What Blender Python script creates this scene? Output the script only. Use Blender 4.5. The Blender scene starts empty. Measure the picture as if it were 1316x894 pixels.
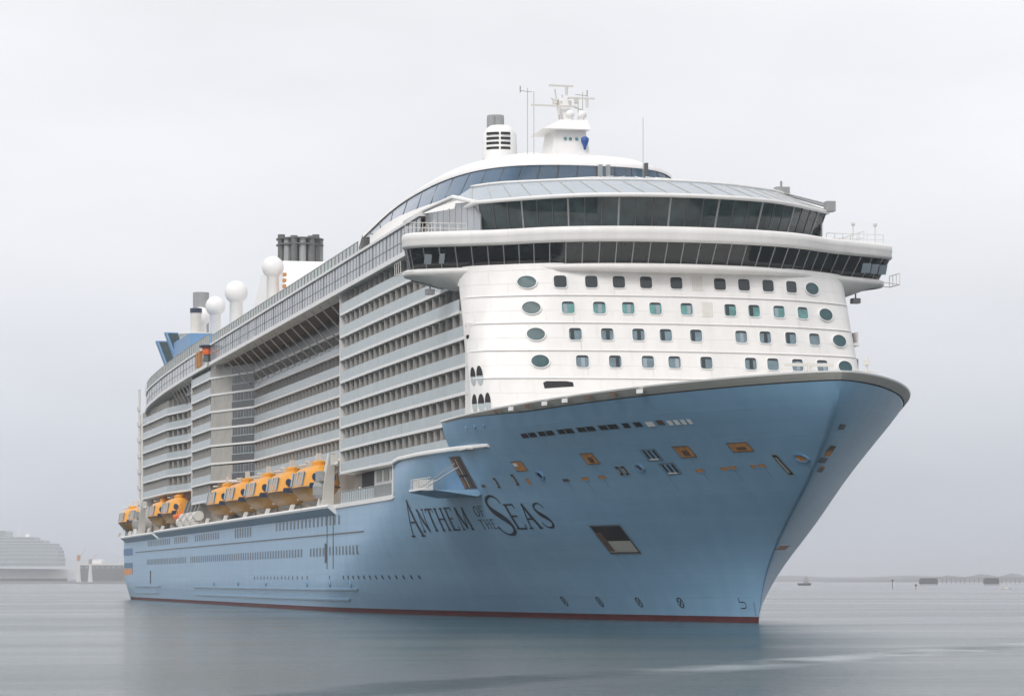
import bpy, bmesh, math, random
from mathutils import Vector
random.seed(7)
R = math.radians
S = bpy.context.scene
COL = S.collection

# ------------------------------------------------------------------ camera
cam = bpy.data.cameras.new("camera"); camo = bpy.data.objects.new("camera", cam); COL.objects.link(camo)
camo.location = (285.0, -78.5, 3.6)
camo.rotation_euler = (R(90), 0, R(90 - 12.7))
cam.sensor_width = 36; cam.lens = 36 * 3915 / 1316; cam.shift_y = (746 - 447) / 1316
cam.clip_start = 1; cam.clip_end = 30000
S.camera = camo
S.render.resolution_x = 1024; S.render.resolution_y = 695

# ------------------------------------------------------------------ sky
SUN_EL, SUN_AZ = 43.0, -40.0          # azimuth measured from +X towards +Y
w = bpy.data.worlds.new("World"); S.world = w; w.use_nodes = True
nt = w.node_tree; nt.nodes.clear()
def N(t, typ, **k):
    n = t.nodes.new(typ)
    for a, b in k.items(): setattr(n, a, b)
    return n
out = N(nt, 'ShaderNodeOutputWorld'); bg = N(nt, 'ShaderNodeBackground'); bg.inputs[1].default_value = 0.1
sky = N(nt, 'ShaderNodeTexSky', sky_type='NISHITA'); sky.sun_disc = False
sky.sun_elevation = R(SUN_EL); sky.sun_rotation = R(90 - SUN_AZ); sky.dust_density = 5; sky.air_density = 1.5
tc = N(nt, 'ShaderNodeTexCoord'); sep = N(nt, 'ShaderNodeSeparateXYZ')
nt.links.new(tc.outputs['Generated'], sep.inputs[0])
ramp = N(nt, 'ShaderNodeValToRGB')
ramp.color_ramp.elements[0].position = 0.0; ramp.color_ramp.elements[0].color = (5.5, 5.85, 6.45, 1)
ramp.color_ramp.elements[1].position = 1.0; ramp.color_ramp.elements[1].color = (11.0, 11.0, 11.3, 1)
for p, c in ((0.05, (6.5, 6.8, 7.35)), (0.11, (7.8, 7.95, 8.35)), (0.19, (8.9, 8.9, 9.3))):
    e = ramp.color_ramp.elements.new(p); e.color = (*c, 1)
nt.links.new(sep.outputs['Z'], ramp.inputs[0])
mp = N(nt, 'ShaderNodeMapping'); mp.inputs['Scale'].default_value = (1.3, 1.3, 4.0)
nz = N(nt, 'ShaderNodeTexNoise'); nz.inputs['Scale'].default_value = 2.2; nz.inputs['Detail'].default_value = 5; nz.inputs['Roughness'].default_value = .5
nt.links.new(tc.outputs['Generated'], mp.inputs[0]); nt.links.new(mp.outputs[0], nz.inputs[0])
mr = N(nt, 'ShaderNodeMapRange'); mr.inputs[1].default_value = .3; mr.inputs[2].default_value = .7; mr.inputs[3].default_value = .88; mr.inputs[4].default_value = 1.10
nt.links.new(nz.outputs[0], mr.inputs[0])
vm = N(nt, 'ShaderNodeVectorMath', operation='SCALE'); nt.links.new(ramp.outputs[0], vm.inputs[0]); nt.links.new(mr.outputs[0], vm.inputs['Scale'])
mx = N(nt, 'ShaderNodeMix', data_type='RGBA'); mx.inputs[0].default_value = 0.95     # a closed cloud layer over the sky
nt.links.new(sky.outputs[0], mx.inputs[6]); nt.links.new(vm.outputs[0], mx.inputs[7])
nt.links.new(mx.outputs[2], bg.inputs[0]); nt.links.new(bg.outputs[0], out.inputs[0])

sl = bpy.data.lights.new("sun", 'SUN'); so = bpy.data.objects.new("sun", sl); COL.objects.link(so)
sl.energy = 1.5; sl.angle = R(28); sl.color = (1.0, .97, .93)
so.rotation_euler = Vector((math.cos(R(SUN_EL)) * math.cos(R(SUN_AZ)), math.cos(R(SUN_EL)) * math.sin(R(SUN_AZ)), math.sin(R(SUN_EL)))).to_track_quat('Z', 'Y').to_euler()
S.view_settings.view_transform = 'Standard'; S.view_settings.look = 'None'
S.view_settings.exposure = 0.15; S.view_settings.gamma = 1.0; S.view_settings.use_curve_mapping = False

# ------------------------------------------------------------------ materials
def mat(name, col, rough=.5, metal=0., spec=.5, var=0., vscale=.3, stretch=(1, 1, 1), bump=0., bscale=1., coat=0.):
    m = bpy.data.materials.new(name); m.use_nodes = True; t = m.node_tree
    b = t.nodes['Principled BSDF']
    b.inputs['Base Color'].default_value = (*col, 1); b.inputs['Roughness'].default_value = rough
    b.inputs['Metallic'].default_value = metal; b.inputs['Specular IOR Level'].default_value = spec
    b.inputs['Coat Weight'].default_value = coat
    if var or bump:
        g = N(t, 'ShaderNodeNewGeometry'); mp = N(t, 'ShaderNodeMapping'); mp.inputs['Scale'].default_value = stretch
        t.links.new(g.outputs['Position'], mp.inputs[0])
    if var:
        n = N(t, 'ShaderNodeTexNoise'); n.inputs['Scale'].default_value = vscale; n.inputs['Detail'].default_value = 6; n.inputs['Roughness'].default_value = .65
        t.links.new(mp.outputs[0], n.inputs[0])
        r = N(t, 'ShaderNodeMapRange'); r.inputs[1].default_value = .25; r.inputs[2].default_value = .75
        r.inputs[3].default_value = 1 - var; r.inputs[4].default_value = 1 + var
        t.links.new(n.outputs[0], r.inputs[0])
        s = N(t, 'ShaderNodeVectorMath', operation='SCALE'); s.inputs[0].default_value = col
        t.links.new(r.outputs[0], s.inputs['Scale']); t.links.new(s.outputs[0], b.inputs['Base Color'])
    if bump:
        n2 = N(t, 'ShaderNodeTexNoise'); n2.inputs['Scale'].default_value = bscale; n2.inputs['Detail'].default_value = 3
        t.links.new(mp.outputs[0], n2.inputs[0])
        bp = N(t, 'ShaderNodeBump'); bp.inputs['Strength'].default_value = bump; bp.inputs['Distance'].default_value = .1
        t.links.new(n2.outputs[0], bp.inputs['Height']); t.links.new(bp.outputs[0], b.inputs['Normal'])
    return m

M = {}
M['white'] = mat('white_paint', (.80, .79, .775), .45, var=.05, vscale=.25, stretch=(1, 1, .25))
M['facade'] = mat('white_facade_paint', (.74, .725, .705), .4, var=.08, vscale=.5, stretch=(1, 1, .15), bump=.15, bscale=.35)
M['cream'] = mat('cream_paint', (.66, .64, .60), .6, var=.08, vscale=.4)
M['grey'] = mat('grey_steel', (.30, .31, .31), .5, var=.15, vscale=.8)
M['darkgrey'] = mat('dark_grey_steel', (.09, .095, .10), .5, var=.2)
M['black'] = mat('black_void', (.008, .008, .009), .7)
M['red'] = mat('red_antifouling', (.085, .012, .014), .6, var=.3, vscale=.6)
M['rust'] = mat('ochre_primer', (.50, .22, .06), .7, var=.35, vscale=2.5)
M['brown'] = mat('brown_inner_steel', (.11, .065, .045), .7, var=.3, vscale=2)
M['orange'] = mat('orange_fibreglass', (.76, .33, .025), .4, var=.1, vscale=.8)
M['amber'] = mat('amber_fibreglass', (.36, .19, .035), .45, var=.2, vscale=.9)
M['hiorange'] = mat('bright_orange', (.85, .16, .03), .5)
M['yellow'] = mat('hi_vis_yellow', (.75, .80, .05), .6)
M['skin'] = mat('skin', (.45, .27, .19), .6)
M['lblue'] = mat('light_blue_paint', (.14, .29, .50), .45, var=.1)
M['navy'] = mat('navy_paint', (.02, .035, .07), .4)
M['dteal'] = mat('dark_teal_panel', (.02, .045, .055), .25)
M['bglass'] = mat('dark_bridge_glass', (.012, .016, .018), .06, spec=.6, var=.6, vscale=.6)
M['sglass'] = mat('tinted_glass', (.028, .046, .048), .08, spec=.5, var=.8, vscale=.55)
M['teal'] = mat('teal_window_glass', (.10, .26, .25), .12, spec=.7, var=.5, vscale=.9)
M['slate'] = mat('slate_window_glass', (.13, .19, .22), .12, spec=.7, var=.4, vscale=.9)
M['oval'] = mat('oval_window_glass', (.035, .085, .095), .3, spec=.3, var=.4, vscale=.9)
M['dwin'] = mat('dark_window_glass', (.02, .03, .035), .1, spec=.6)
M['rail'] = mat('frosted_balustrade_glass', (.35, .405, .415), .22, spec=.6, var=.10, vscale=.25)
M['bandg'] = mat('grey_gallery_glass', (.33, .355, .385), .15, spec=.6, var=.22, vscale=.18)
M['roofg'] = mat('pale_roof_glass', (.26, .31, .35), .2, spec=.7, var=.12, vscale=.3)
M['blueg'] = mat('blue_lounge_glass', (.085, .14, .21), .12, spec=.7, var=.2, vscale=.3)
M['wall'] = mat('tan_cabin_wall', (.33, .29, .25), .7, var=.15, vscale=.6)
M['door'] = mat('dark_cabin_door', (.11, .11, .108), .25, var=.4, vscale=.5)
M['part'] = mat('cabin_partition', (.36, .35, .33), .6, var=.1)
M['curtain'] = mat('pale_curtain', (.55, .50, .44), .8, var=.1)
M['lit_edge_batten'] = mat('lit_edge_and_batten_grey', (.43, .425, .41), .6)  # outer partition edge painted as if lit; also the screen battens
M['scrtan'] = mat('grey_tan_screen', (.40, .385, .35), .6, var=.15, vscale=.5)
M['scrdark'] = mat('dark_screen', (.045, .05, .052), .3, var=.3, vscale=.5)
M['soot'] = mat('sooty_grey_steel', (.13, .13, .128), .6, var=.3, vscale=.6)
M['rubber'] = mat('black_rubber', (.02, .02, .02), .7)
M['capgrey'] = mat('grey_beige_bulwark', (.40, .39, .355), .5, var=.1, vscale=.4)
M['letter'] = mat('navy_lettering', (.010, .016, .028), .5)
M['hullwin'] = mat('hull_window_glass', (.03, .06, .09), .35, spec=.6)

def hull_material():
    m = bpy.data.materials.new('blue_hull_paint'); m.use_nodes = True; t = m.node_tree; b = t.nodes['Principled BSDF']
    b.inputs['Roughness'].default_value = .3; b.inputs['Specular IOR Level'].default_value = .5
    g = N(t, 'ShaderNodeNewGeometry')
    mp = N(t, 'ShaderNodeMapping'); mp.inputs['Scale'].default_value = (.03, .03, 1.4); t.links.new(g.outputs['Position'], mp.inputs[0])
    n = N(t, 'ShaderNodeTexNoise'); n.inputs['Scale'].default_value = 1; n.inputs['Detail'].default_value = 6; t.links.new(mp.outputs[0], n.inputs[0])
    mp2 = N(t, 'ShaderNodeMapping'); mp2.inputs['Scale'].default_value = (.6, .6, .06); t.links.new(g.outputs['Position'], mp2.inputs[0])
    n2 = N(t, 'ShaderNodeTexNoise'); n2.inputs['Scale'].default_value = 1; n2.inputs['Detail'].default_value = 7; t.links.new(mp2.outputs[0], n2.inputs[0])
    add = N(t, 'ShaderNodeMath', operation='ADD'); t.links.new(n.outputs[0], add.inputs[0]); t.links.new(n2.outputs[0], add.inputs[1])
    r = N(t, 'ShaderNodeValToRGB'); r.color_ramp.elements[0].position = .35; r.color_ramp.elements[0].color = (.19, .352, .515, 1)
    r.color_ramp.elements[1].position = .68; r.color_ramp.elements[1].color = (.238, .41, .575, 1)
    hf = N(t, 'ShaderNodeMath', operation='MULTIPLY'); hf.inputs[1].default_value = .5
    t.links.new(add.outputs[0], hf.inputs[0]); t.links.new(hf.outputs[0], r.inputs[0]); t.links.new(r.outputs[0], b.inputs['Base Color'])
    # plating: shallow steps between strakes and frames
    cx = N(t, 'ShaderNodeCombineXYZ'); sp = N(t, 'ShaderNodeSeparateXYZ'); t.links.new(g.outputs['Position'], sp.inputs[0])
    t.links.new(sp.outputs[0], cx.inputs[0]); t.links.new(sp.outputs[2], cx.inputs[1])
    br = N(t, 'ShaderNodeTexBrick'); br.inputs['Scale'].default_value = 1; br.inputs['Brick Width'].default_value = 9; br.inputs['Row Height'].default_value = 2.2
    br.inputs['Mortar Size'].default_value = .025; br.inputs['Mortar Smooth'].default_value = .4
    t.links.new(cx.outputs[0], br.inputs['Vector'])
    n3 = N(t, 'ShaderNodeTexNoise'); n3.inputs['Scale'].default_value = .35; n3.inputs['Detail'].default_value = 3; t.links.new(g.outputs['Position'], n3.inputs[0])
    mm = N(t, 'ShaderNodeMath', operation='MULTIPLY_ADD'); mm.inputs[1].default_value = 1.4
    t.links.new(n3.outputs[0], mm.inputs[0]); t.links.new(br.outputs['Fac'], mm.inputs[2])
    bp = N(t, 'ShaderNodeBump'); bp.inputs['Strength'].default_value = .4; bp.inputs['Distance'].default_value = .06
    t.links.new(mm.outputs[0], bp.inputs['Height']); t.links.new(bp.outputs[0], b.inputs['Normal'])
    return m
M['hull'] = hull_material()
def plate(m, axis, bw, rh, st):
    t = m.node_tree; b = t.nodes['Principled BSDF']; g = N(t, 'ShaderNodeNewGeometry'); sp = N(t, 'ShaderNodeSeparateXYZ'); cx = N(t, 'ShaderNodeCombineXYZ')
    t.links.new(g.outputs['Position'], sp.inputs[0]); t.links.new(sp.outputs[axis], cx.inputs[0]); t.links.new(sp.outputs[2], cx.inputs[1])
    br = N(t, 'ShaderNodeTexBrick'); br.inputs['Scale'].default_value = 1; br.inputs['Brick Width'].default_value = bw; br.inputs['Row Height'].default_value = rh
    br.inputs['Mortar Size'].default_value = .02; br.inputs['Mortar Smooth'].default_value = .6; br.offset = 0.5; t.links.new(cx.outputs[0], br.inputs['Vector'])
    n3 = N(t, 'ShaderNodeTexNoise'); n3.inputs['Scale'].default_value = .9; n3.inputs['Detail'].default_value = 2; t.links.new(g.outputs['Position'], n3.inputs[0])
    mm = N(t, 'ShaderNodeMath', operation='MULTIPLY_ADD'); mm.inputs[1].default_value = .8; t.links.new(n3.outputs[0], mm.inputs[0]); t.links.new(br.outputs['Fac'], mm.inputs[2])
    bp = N(t, 'ShaderNodeBump'); bp.inputs['Strength'].default_value = st; bp.inputs['Distance'].default_value = .05; t.links.new(mm.outputs[0], bp.inputs['Height']); t.links.new(bp.outputs[0], b.inputs['Normal'])
plate(M['facade'], 1, 3.1, 1.32, .55)
M['stain'] = mat('run_off_stain', (.135, .235, .33), .6, var=.2, vscale=3)
M['wstain'] = mat('pale_run_off_stain', (.62, .59, .54), .6, var=.1, vscale=3)

# ------------------------------------------------------------------ mesh helpers
class MB:
    def __init__(s): s.v = []; s.f = []; s.m = []; s.cur = 0; s.sm = []; s.smooth = False
    def face(s, idx): s.f.append(idx); s.m.append(s.cur); s.sm.append(s.smooth)
    def poly(s, pts):
        n = len(s.v); s.v += [tuple(p) for p in pts]; s.face(list(range(n, n + len(pts))))
    def box(s, x0, x1, y0, y1, z0, z1):
        n = len(s.v)
        s.v += [(x, y, z) for z in (z0, z1) for y in (y0, y1) for x in (x0, x1)]
        for q in ((0, 2, 3, 1), (4, 5, 7, 6), (0, 1, 5, 4), (2, 6, 7, 3), (0, 4, 6, 2), (1, 3, 7, 5)): s.face([n + i for i in q])
    def hexa(s, p):      # eight points: bottom ring of four, top ring of four
        n = len(s.v); s.v += [tuple(q) for q in p]
        for q in ((3, 2, 1, 0), (4, 5, 6, 7), (0, 1, 5, 4), (1, 2, 6, 5), (2, 3, 7, 6), (3, 0, 4, 7)): s.face([n + i for i in q])
    def grid(s, rows, closed=False):
        n = len(s.v); w_ = len(rows[0])
        for r in rows: s.v += [tuple(p) for p in r]
        for i in range(len(rows) - 1):
            for j in range(w_ if closed else w_ - 1):
                k = (j + 1) % w_
                s.face([n + i * w_ + j, n + i * w_ + k, n + (i + 1) * w_ + k, n + (i + 1) * w_ + j])
    def loft(s, rings, caps=True):
        s.grid(rings, closed=True)
        if caps: s.poly(rings[0][::-1]); s.poly(rings[-1])
    def bar(s, a, b, r, n=4, r2=None):
        a = Vector(a); b = Vector(b); d = b - a
        if d.length < 1e-6: return
        u = d.orthogonal().normalized(); q = d.normalized().cross(u); r2 = r if r2 is None else r2
        rings = [[p + (u * math.cos(t) + q * math.sin(t)) * rr for t in [2 * math.pi * (i + .5) / n for i in range(n)]] for p, rr in ((a, r), (b, r2))]
        s.loft(rings)
    def lathe(s, c, prof, n=20, sx=1, sy=1):    # prof: (radius, z)
        s.loft([[(c[0] + r * sx * math.cos(2 * math.pi * i / n), c[1] + r * sy * math.sin(2 * math.pi * i / n), c[2] + z) for i in range(n)] for r, z in prof])
    def sphere(s, c, r, n=20):
        s.lathe(c, [(r * math.sin(math.pi * k / 12) + 1e-4, -r * math.cos(math.pi * k / 12)) for k in range(13)], n)
    def lift(s, d): s.v = [(x, y, z + d) for x, y, z in s.v]; return s
    def build(s, name, mats, parent=None, fix=False, kind=None, loc=None):
        me = bpy.data.meshes.new(name); me.from_pydata(s.v, [], s.f)
        if not isinstance(mats, (list, tuple)): mats = [mats]
        for m in mats: me.materials.append(M[m] if isinstance(m, str) else m)
        me.polygons.foreach_set('material_index', s.m); me.polygons.foreach_set('use_smooth', s.sm)
        if fix:
            bm = bmesh.new(); bm.from_mesh(me); bmesh.ops.remove_doubles(bm, verts=bm.verts, dist=1e-4)
            bmesh.ops.recalc_face_normals(bm, faces=bm.faces); bm.to_mesh(me); bm.free()
        me.update()
        o = bpy.data.objects.new(name, me); COL.objects.link(o)
        if parent: o.parent = parent
        if kind: o['kind'] = kind
        if loc: o.location = loc
        return o
def tag(o, label=None, cat=None, group=None, kind=None):
    if label: o['label'] = label
    if cat: o['category'] = cat
    if group: o['group'] = group
    if kind: o['kind'] = kind
    return o
def empty(name, loc=(0, 0, 0), rz=0):
    o = bpy.data.objects.new(name, None); COL.objects.link(o); o.location = loc; o.rotation_euler = (0, 0, rz); return o
def lerp(t, pts):
    if t <= pts[0][0]: return pts[0][1]
    for (a0, b0), (a1, b1) in zip(pts, pts[1:]):
        if t <= a1: return b0 + (b1 - b0) * (t - a0) / (a1 - a0)
    return pts[-1][1]
def sub(pts, step=1.0):    # resample a polyline, keeping its corners
    r = []
    for a, b in zip(pts, pts[1:]):
        n = max(1, int(math.dist(a, b) / step))
        r += [tuple(a[k] + (b[k] - a[k]) * i / n for k in range(len(a))) for i in range(n)]
    return r + [pts[-1]]
def smooth(pts, it=2):
    for _ in range(it):
        q = [pts[0]]
        for a, b in zip(pts, pts[1:]):
            q += [tuple(a[k] * .75 + b[k] * .25 for k in range(len(a))), tuple(a[k] * .25 + b[k] * .75 for k in range(len(a)))]
        pts = q + [pts[-1]]
    return pts
def mirror(h):             # half outline from starboard tip to the centreline -> full outline
    return h + [(x, -y) for x, y in h[::-1] if abs(y) > 1e-6]

def out_off(pl, d):      # true outward offset
    n = len(pl); r_ = []
    for i in range(n):
        a = pl[max(0, i - 1)]; b = pl[min(n - 1, i + 1)]; dx, dy = b[0] - a[0], b[1] - a[1]; L = math.hypot(dx, dy) or 1
        r_.append((pl[i][0] + dy / L * d, pl[i][1] - dx / L * d))
    return r_
# ------------------------------------------------------------------ water
def water_mat():
    m = bpy.data.materials.new('harbour_water'); m.use_nodes = True; t = m.node_tree; b = t.nodes['Principled BSDF']
    b.inputs['Base Color'].default_value = (.022, .05, .055, 1); b.inputs['IOR'].default_value = 1.333; b.inputs['Specular IOR Level'].default_value = .25
    g = N(t, 'ShaderNodeNewGeometry')
    def noise(sc, det, stretch, rough=.5):
        mp = N(t, 'ShaderNodeMapping'); mp.inputs['Scale'].default_value = stretch; mp.inputs['Rotation'].default_value = (0, 0, R(12.7))
        t.links.new(g.outputs['Position'], mp.inputs[0])
        n = N(t, 'ShaderNodeTexNoise'); n.inputs['Scale'].default_value = sc; n.inputs['Detail'].default_value = det; n.inputs['Roughness'].default_value = rough
        t.links.new(mp.outputs[0], n.inputs[0]); return n
    a = noise(.9, 4, (1, .55, 1)); c = noise(.13, 3, (1, .5, 1)); patch = noise(.014, 4, (2.2, .5, 1), .6)
    fine = noise(3.2, 3, (1, .6, 1), .6); ad0 = N(t, 'ShaderNodeMath', operation='MULTIPLY_ADD'); ad0.inputs[1].default_value = 1.0; t.links.new(fine.outputs[0], ad0.inputs[0]); t.links.new(a.outputs[0], ad0.inputs[2])
    ad = N(t, 'ShaderNodeMath', operation='MULTIPLY_ADD'); ad.inputs[1].default_value = 2.2
    t.links.new(c.outputs[0], ad.inputs[0]); t.links.new(ad0.outputs[0], ad.inputs[2])
    pr = N(t, 'ShaderNodeMapRange'); pr.inputs[1].default_value = .38; pr.inputs[2].default_value = .62; pr.inputs[3].default_value = .25; pr.inputs[4].default_value = .8
    t.links.new(patch.outputs[0], pr.inputs[0])
    bp = N(t, 'ShaderNodeBump'); bp.inputs['Distance'].default_value = .15
    # choppier wake streak off the bow; its sky reflection painted in pale colour
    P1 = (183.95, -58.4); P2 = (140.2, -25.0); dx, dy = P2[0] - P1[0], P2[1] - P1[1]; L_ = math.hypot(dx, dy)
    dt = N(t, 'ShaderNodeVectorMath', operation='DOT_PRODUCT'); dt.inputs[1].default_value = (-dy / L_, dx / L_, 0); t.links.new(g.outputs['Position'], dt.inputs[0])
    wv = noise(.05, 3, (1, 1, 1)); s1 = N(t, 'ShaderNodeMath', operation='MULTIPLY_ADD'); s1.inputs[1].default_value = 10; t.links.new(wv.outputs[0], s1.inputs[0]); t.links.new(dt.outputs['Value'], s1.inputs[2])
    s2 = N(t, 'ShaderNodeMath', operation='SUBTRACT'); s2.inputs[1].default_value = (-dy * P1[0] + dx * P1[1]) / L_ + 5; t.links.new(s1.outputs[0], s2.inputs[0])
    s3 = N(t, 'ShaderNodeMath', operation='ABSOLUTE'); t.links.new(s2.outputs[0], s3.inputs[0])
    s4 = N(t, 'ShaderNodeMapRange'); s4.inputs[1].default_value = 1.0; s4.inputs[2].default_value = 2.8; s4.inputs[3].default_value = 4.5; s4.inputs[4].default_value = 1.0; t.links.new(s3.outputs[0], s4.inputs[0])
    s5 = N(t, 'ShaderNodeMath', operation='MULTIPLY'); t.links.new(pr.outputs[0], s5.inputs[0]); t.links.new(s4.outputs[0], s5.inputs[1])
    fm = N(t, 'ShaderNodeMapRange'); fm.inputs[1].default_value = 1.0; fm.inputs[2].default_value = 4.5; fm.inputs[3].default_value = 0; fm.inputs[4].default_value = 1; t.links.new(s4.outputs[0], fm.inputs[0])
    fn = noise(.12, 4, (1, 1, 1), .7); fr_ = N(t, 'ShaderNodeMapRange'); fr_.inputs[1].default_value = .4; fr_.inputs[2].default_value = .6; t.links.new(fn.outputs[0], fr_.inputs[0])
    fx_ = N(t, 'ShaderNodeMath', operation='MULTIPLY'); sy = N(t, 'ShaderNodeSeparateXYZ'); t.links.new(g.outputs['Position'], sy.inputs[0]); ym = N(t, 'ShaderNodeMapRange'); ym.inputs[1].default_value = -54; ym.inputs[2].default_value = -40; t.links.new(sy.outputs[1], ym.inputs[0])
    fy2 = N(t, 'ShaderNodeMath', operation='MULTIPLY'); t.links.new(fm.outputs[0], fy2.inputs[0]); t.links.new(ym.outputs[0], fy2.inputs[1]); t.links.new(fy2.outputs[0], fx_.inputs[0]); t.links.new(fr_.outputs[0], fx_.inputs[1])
    cm = N(t, 'ShaderNodeMix', data_type='RGBA'); cm.inputs[6].default_value = (.022, .045, .048, 1); cm.inputs[7].default_value = (.34, .38, .39, 1)  # pale tone stands in for bright sky reflected along the streak
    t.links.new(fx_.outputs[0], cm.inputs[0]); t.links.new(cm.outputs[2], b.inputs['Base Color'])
    t.links.new(s5.outputs[0], bp.inputs['Strength']); t.links.new(ad.outputs[0], bp.inputs['Height'])
    rr = N(t, 'ShaderNodeMapRange'); rr.inputs[1].default_value = .38; rr.inputs[2].default_value = .62; rr.inputs[3].default_value = .09; rr.inputs[4].default_value = .17
    t.links.new(patch.outputs[0], rr.inputs[0]); t.links.new(rr.outputs[0], b.inputs['Roughness'])
    t.links.new(bp.outputs[0], b.inputs['Normal'])
    return m
mb = MB(); mb.poly([(-13000, -7200, 0), (900, -7200, 0), (900, 9000, 0), (-13000, 9000, 0)])
tag(mb.build('water', water_mat()), kind='structure')

# ------------------------------------------------------------------ the ship
SHIP = empty('cruise_ship', (0, 0, 0))
tag(SHIP, 'huge cruise ship with light blue hull, white superstructure and stacked balconies, bow towards the viewer', 'cruise ship')

STEM = [(-3, 32.5), (0, 33.4), (1.8, 34.0), (3.5, 35.0), (5, 36.4), (6.5, 38.3), (8.5, 41.4), (10.3, 44.6), (12, 47.4), (14, 50.3), (16, 52.8), (18, 54.6), (20.4, 55.6)]
ENT = [(0, 120), (4, 104), (8, 88), (12, 80), (15, 72), (18, 62), (20.4, 54)]
PA = [(0, 1.75), (4, 1.85), (8, 1.9), (12, 1.8), (16, 1.75), (20.4, 1.7)]
PB = [(0, 1.0), (3, .93), (6, .9), (12, .88), (16, .82), (20.4, .71)]
BM = [(0, 20.2), (3, 20.7), (21, 20.7)]
STEM = smooth(STEM, 1); ENT = smooth(ENT, 2); PA = smooth(PA, 2); PB = smooth(PB, 2)
AFT = [(-3, -318), (0, -324), (2, -328), (5, -333), (9, -334), (21, -334)]
def B(X, z):
    t = (lerp(z, STEM) - X) / lerp(z, ENT)
    if t <= 0: return 0.
    t = min(t, 1.)
    b = lerp(z, BM) * (1 - (1 - t) ** lerp(z, PA)) ** lerp(z, PB)
    xa = lerp(z, AFT)
    if X < xa + 14: b *= (1 - .22 * (1 - max(0, X - xa) / 14) ** 3)
    return b
def rail_z(X): return 18.95 + 1.25 * min(1, max(0, (X + 3) / 58))
def sta(z, x0):
    """stations along the hull at height z, forward of x0"""
    xs = [x for x in [-334, -333, -331.5, -329, -326, -322, -316, -300, -270, -240, -210, -180, -150, -120, -100, -85] + [-75 + 4 * i for i in range(12)] + [-27.5] + [-24 + 3.5 * i for i in range(6)] + [-2.5] + [0, 3, 6] if x >= x0 - .01 and x <= 8]
    xs = sorted(xs); xa = lerp(z, AFT)
    xs = [max(x, xa) if x < -300 else x for x in xs]
    st = lerp(z, STEM)
    return xs + [8 + (st - 8) * (1 - (1 - u / 26) ** 1.6) for u in range(1, 27)]
def hull_part(m_, zs, x0, top=None):
    for sgn in (-1, 1):
        rows = []
        for z in zs:
            row = []
            for x in sta(z, x0):
                zz = z
                if top and z == zs[-1]: zz = top(x)
                row.append((x, sgn * B(x, zz if not top else min(zz, 20.4)), zz))
            rows.append(row if sgn > 0 else row[::-1])
        m_.grid(rows)
mb = MB(); mb.smooth = True
mb.cur = 1; hull_part(mb, [-2.5, -1, 0, .5], -400)
mb.cur = 0; hull_part(mb, [.5, 1.2, 2, 3, 4, 5, 6, 7, 8, 9, 10, 11, 12, 12.3], -400)
hull_part(mb, [12.3, 13, 14, 15, 16.1], -27.5)
hull_part(mb, [16.1, 17, 17.6], -2.5)
def bwf(x): return min(1, max(.35, (x + 2.5) / 22))
def strip_top(x): return rail_z(x) - .75 * bwf(x)
for sgn in (-1, 1):      # the last strip rises with the sheer
    rows = []
    for k in range(5):
        row = []
        for x in sta(17.6, -2.5):
            pass
        for j in range(len(sta(17.6, -2.5))):
            z = 17.6
            for _ in range(3):
                x = sta(z, -2.5)[j]; z = 17.6 + (strip_top(x) - 17.6) * k / 4
            row.append((x, sgn * B(x, z), z))
        rows.append(row if sgn > 0 else row[::-1])
    mb.grid(rows)
# transom, promenade deck, raised decks
mb.smooth = False
zs = [0, 2, 5, 9, 12.3]
mb.grid([[(lerp(z, AFT), B(lerp(z, AFT) + .01, z) * s_, z) for s_ in (-1, -.5, 0, .5, 1)] for z in zs])
HULL = mb.build('hull', ['hull', 'red'], SHIP, fix=True)

# bulwark: grey beige band with a white rounded top rim round the bow
xs = [-2.5, 0, 3, 6] + [8 + (55.55 - 8) * (1 - (1 - u / 30) ** 1.7) for u in range(0, 31)]
def Bt(x): return B(x, 20.35) if x < 55.5 else 0
half = [(x, B(x, rail_z(x)) if x < 55.2 else B(min(x, 55.5), 20.3), rail_z(x)) for x in xs]
half = [q_ for q_ in half if q_[1] > .25]
outl = [(x, -b, z) for x, b, z in half] + [(55.62, 0, rail_z(56))] + [(x, b, z) for x, b, z in half[::-1]]
def ooff3(d): 
    p2 = out_off([(x, y) for x, y, z in outl], d); return [(a_[0], a_[1], o_[2]) for a_, o_ in zip(p2, outl)]
PROF = [(.01, -.66), (.05, -.36), (.07, -.08), (.03, .05), (-.25, .05), (-.32, -.08), (-.45, -1.2)]
mb = MB()
rows = []
for dx, dz in PROF:
    h_ = []
    for x, b, z in half + [(55.6, 0, rail_z(56))]:
        dq = dz * bwf(x) if -1 < dz < -.3 else dz; zz = z + dq; st = lerp(zz, STEM); x2 = x if x < 8 else 8 + (x - 8) / (55.6 - 8) * (st - 8)
        h_.append((x2, B(x2, zz) if x < 55.6 else 0, z + dq))
    o2 = [(x, -b) for x, b, z in h_] + [(x, b) for x, b, z in h_[-2::-1]]; zs_ = [q[2] for q in h_] + [q[2] for q in h_[-2::-1]]
    rows.append([(p[0], p[1], z) for p, z in zip(out_off(o2, dx + .02), zs_)])
for k in range(6):
    mb.cur = 1 if k in (2, 3, 4) else 0
    mb.grid(rows[k:k + 2])
mb.build('bulwark', ['capgrey', 'white'], SHIP, fix=True)
mb = MB()
ring = [(x, -max(0, B(x + .4, z - 1.15) - .3), z - 1.15) for x, b, z in half if x < 53.5] ; port = [(x, -y, z) for x, y, z in ring[::-1]]
for a, b in zip(ring, ring[1:]): mb.poly([a, b, (b[0], -b[1], b[2]), (a[0], -a[1], a[2])])
mb.poly([(-334, -19, 12.35), (-27, -20.3, 12.35), (-27, 20.3, 12.35), (-334, 19, 12.35)])
mb.box(-27, 4, -19.6, 19.6, 16.0, 16.15)
mb.build('deck', 'cream', SHIP)
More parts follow.
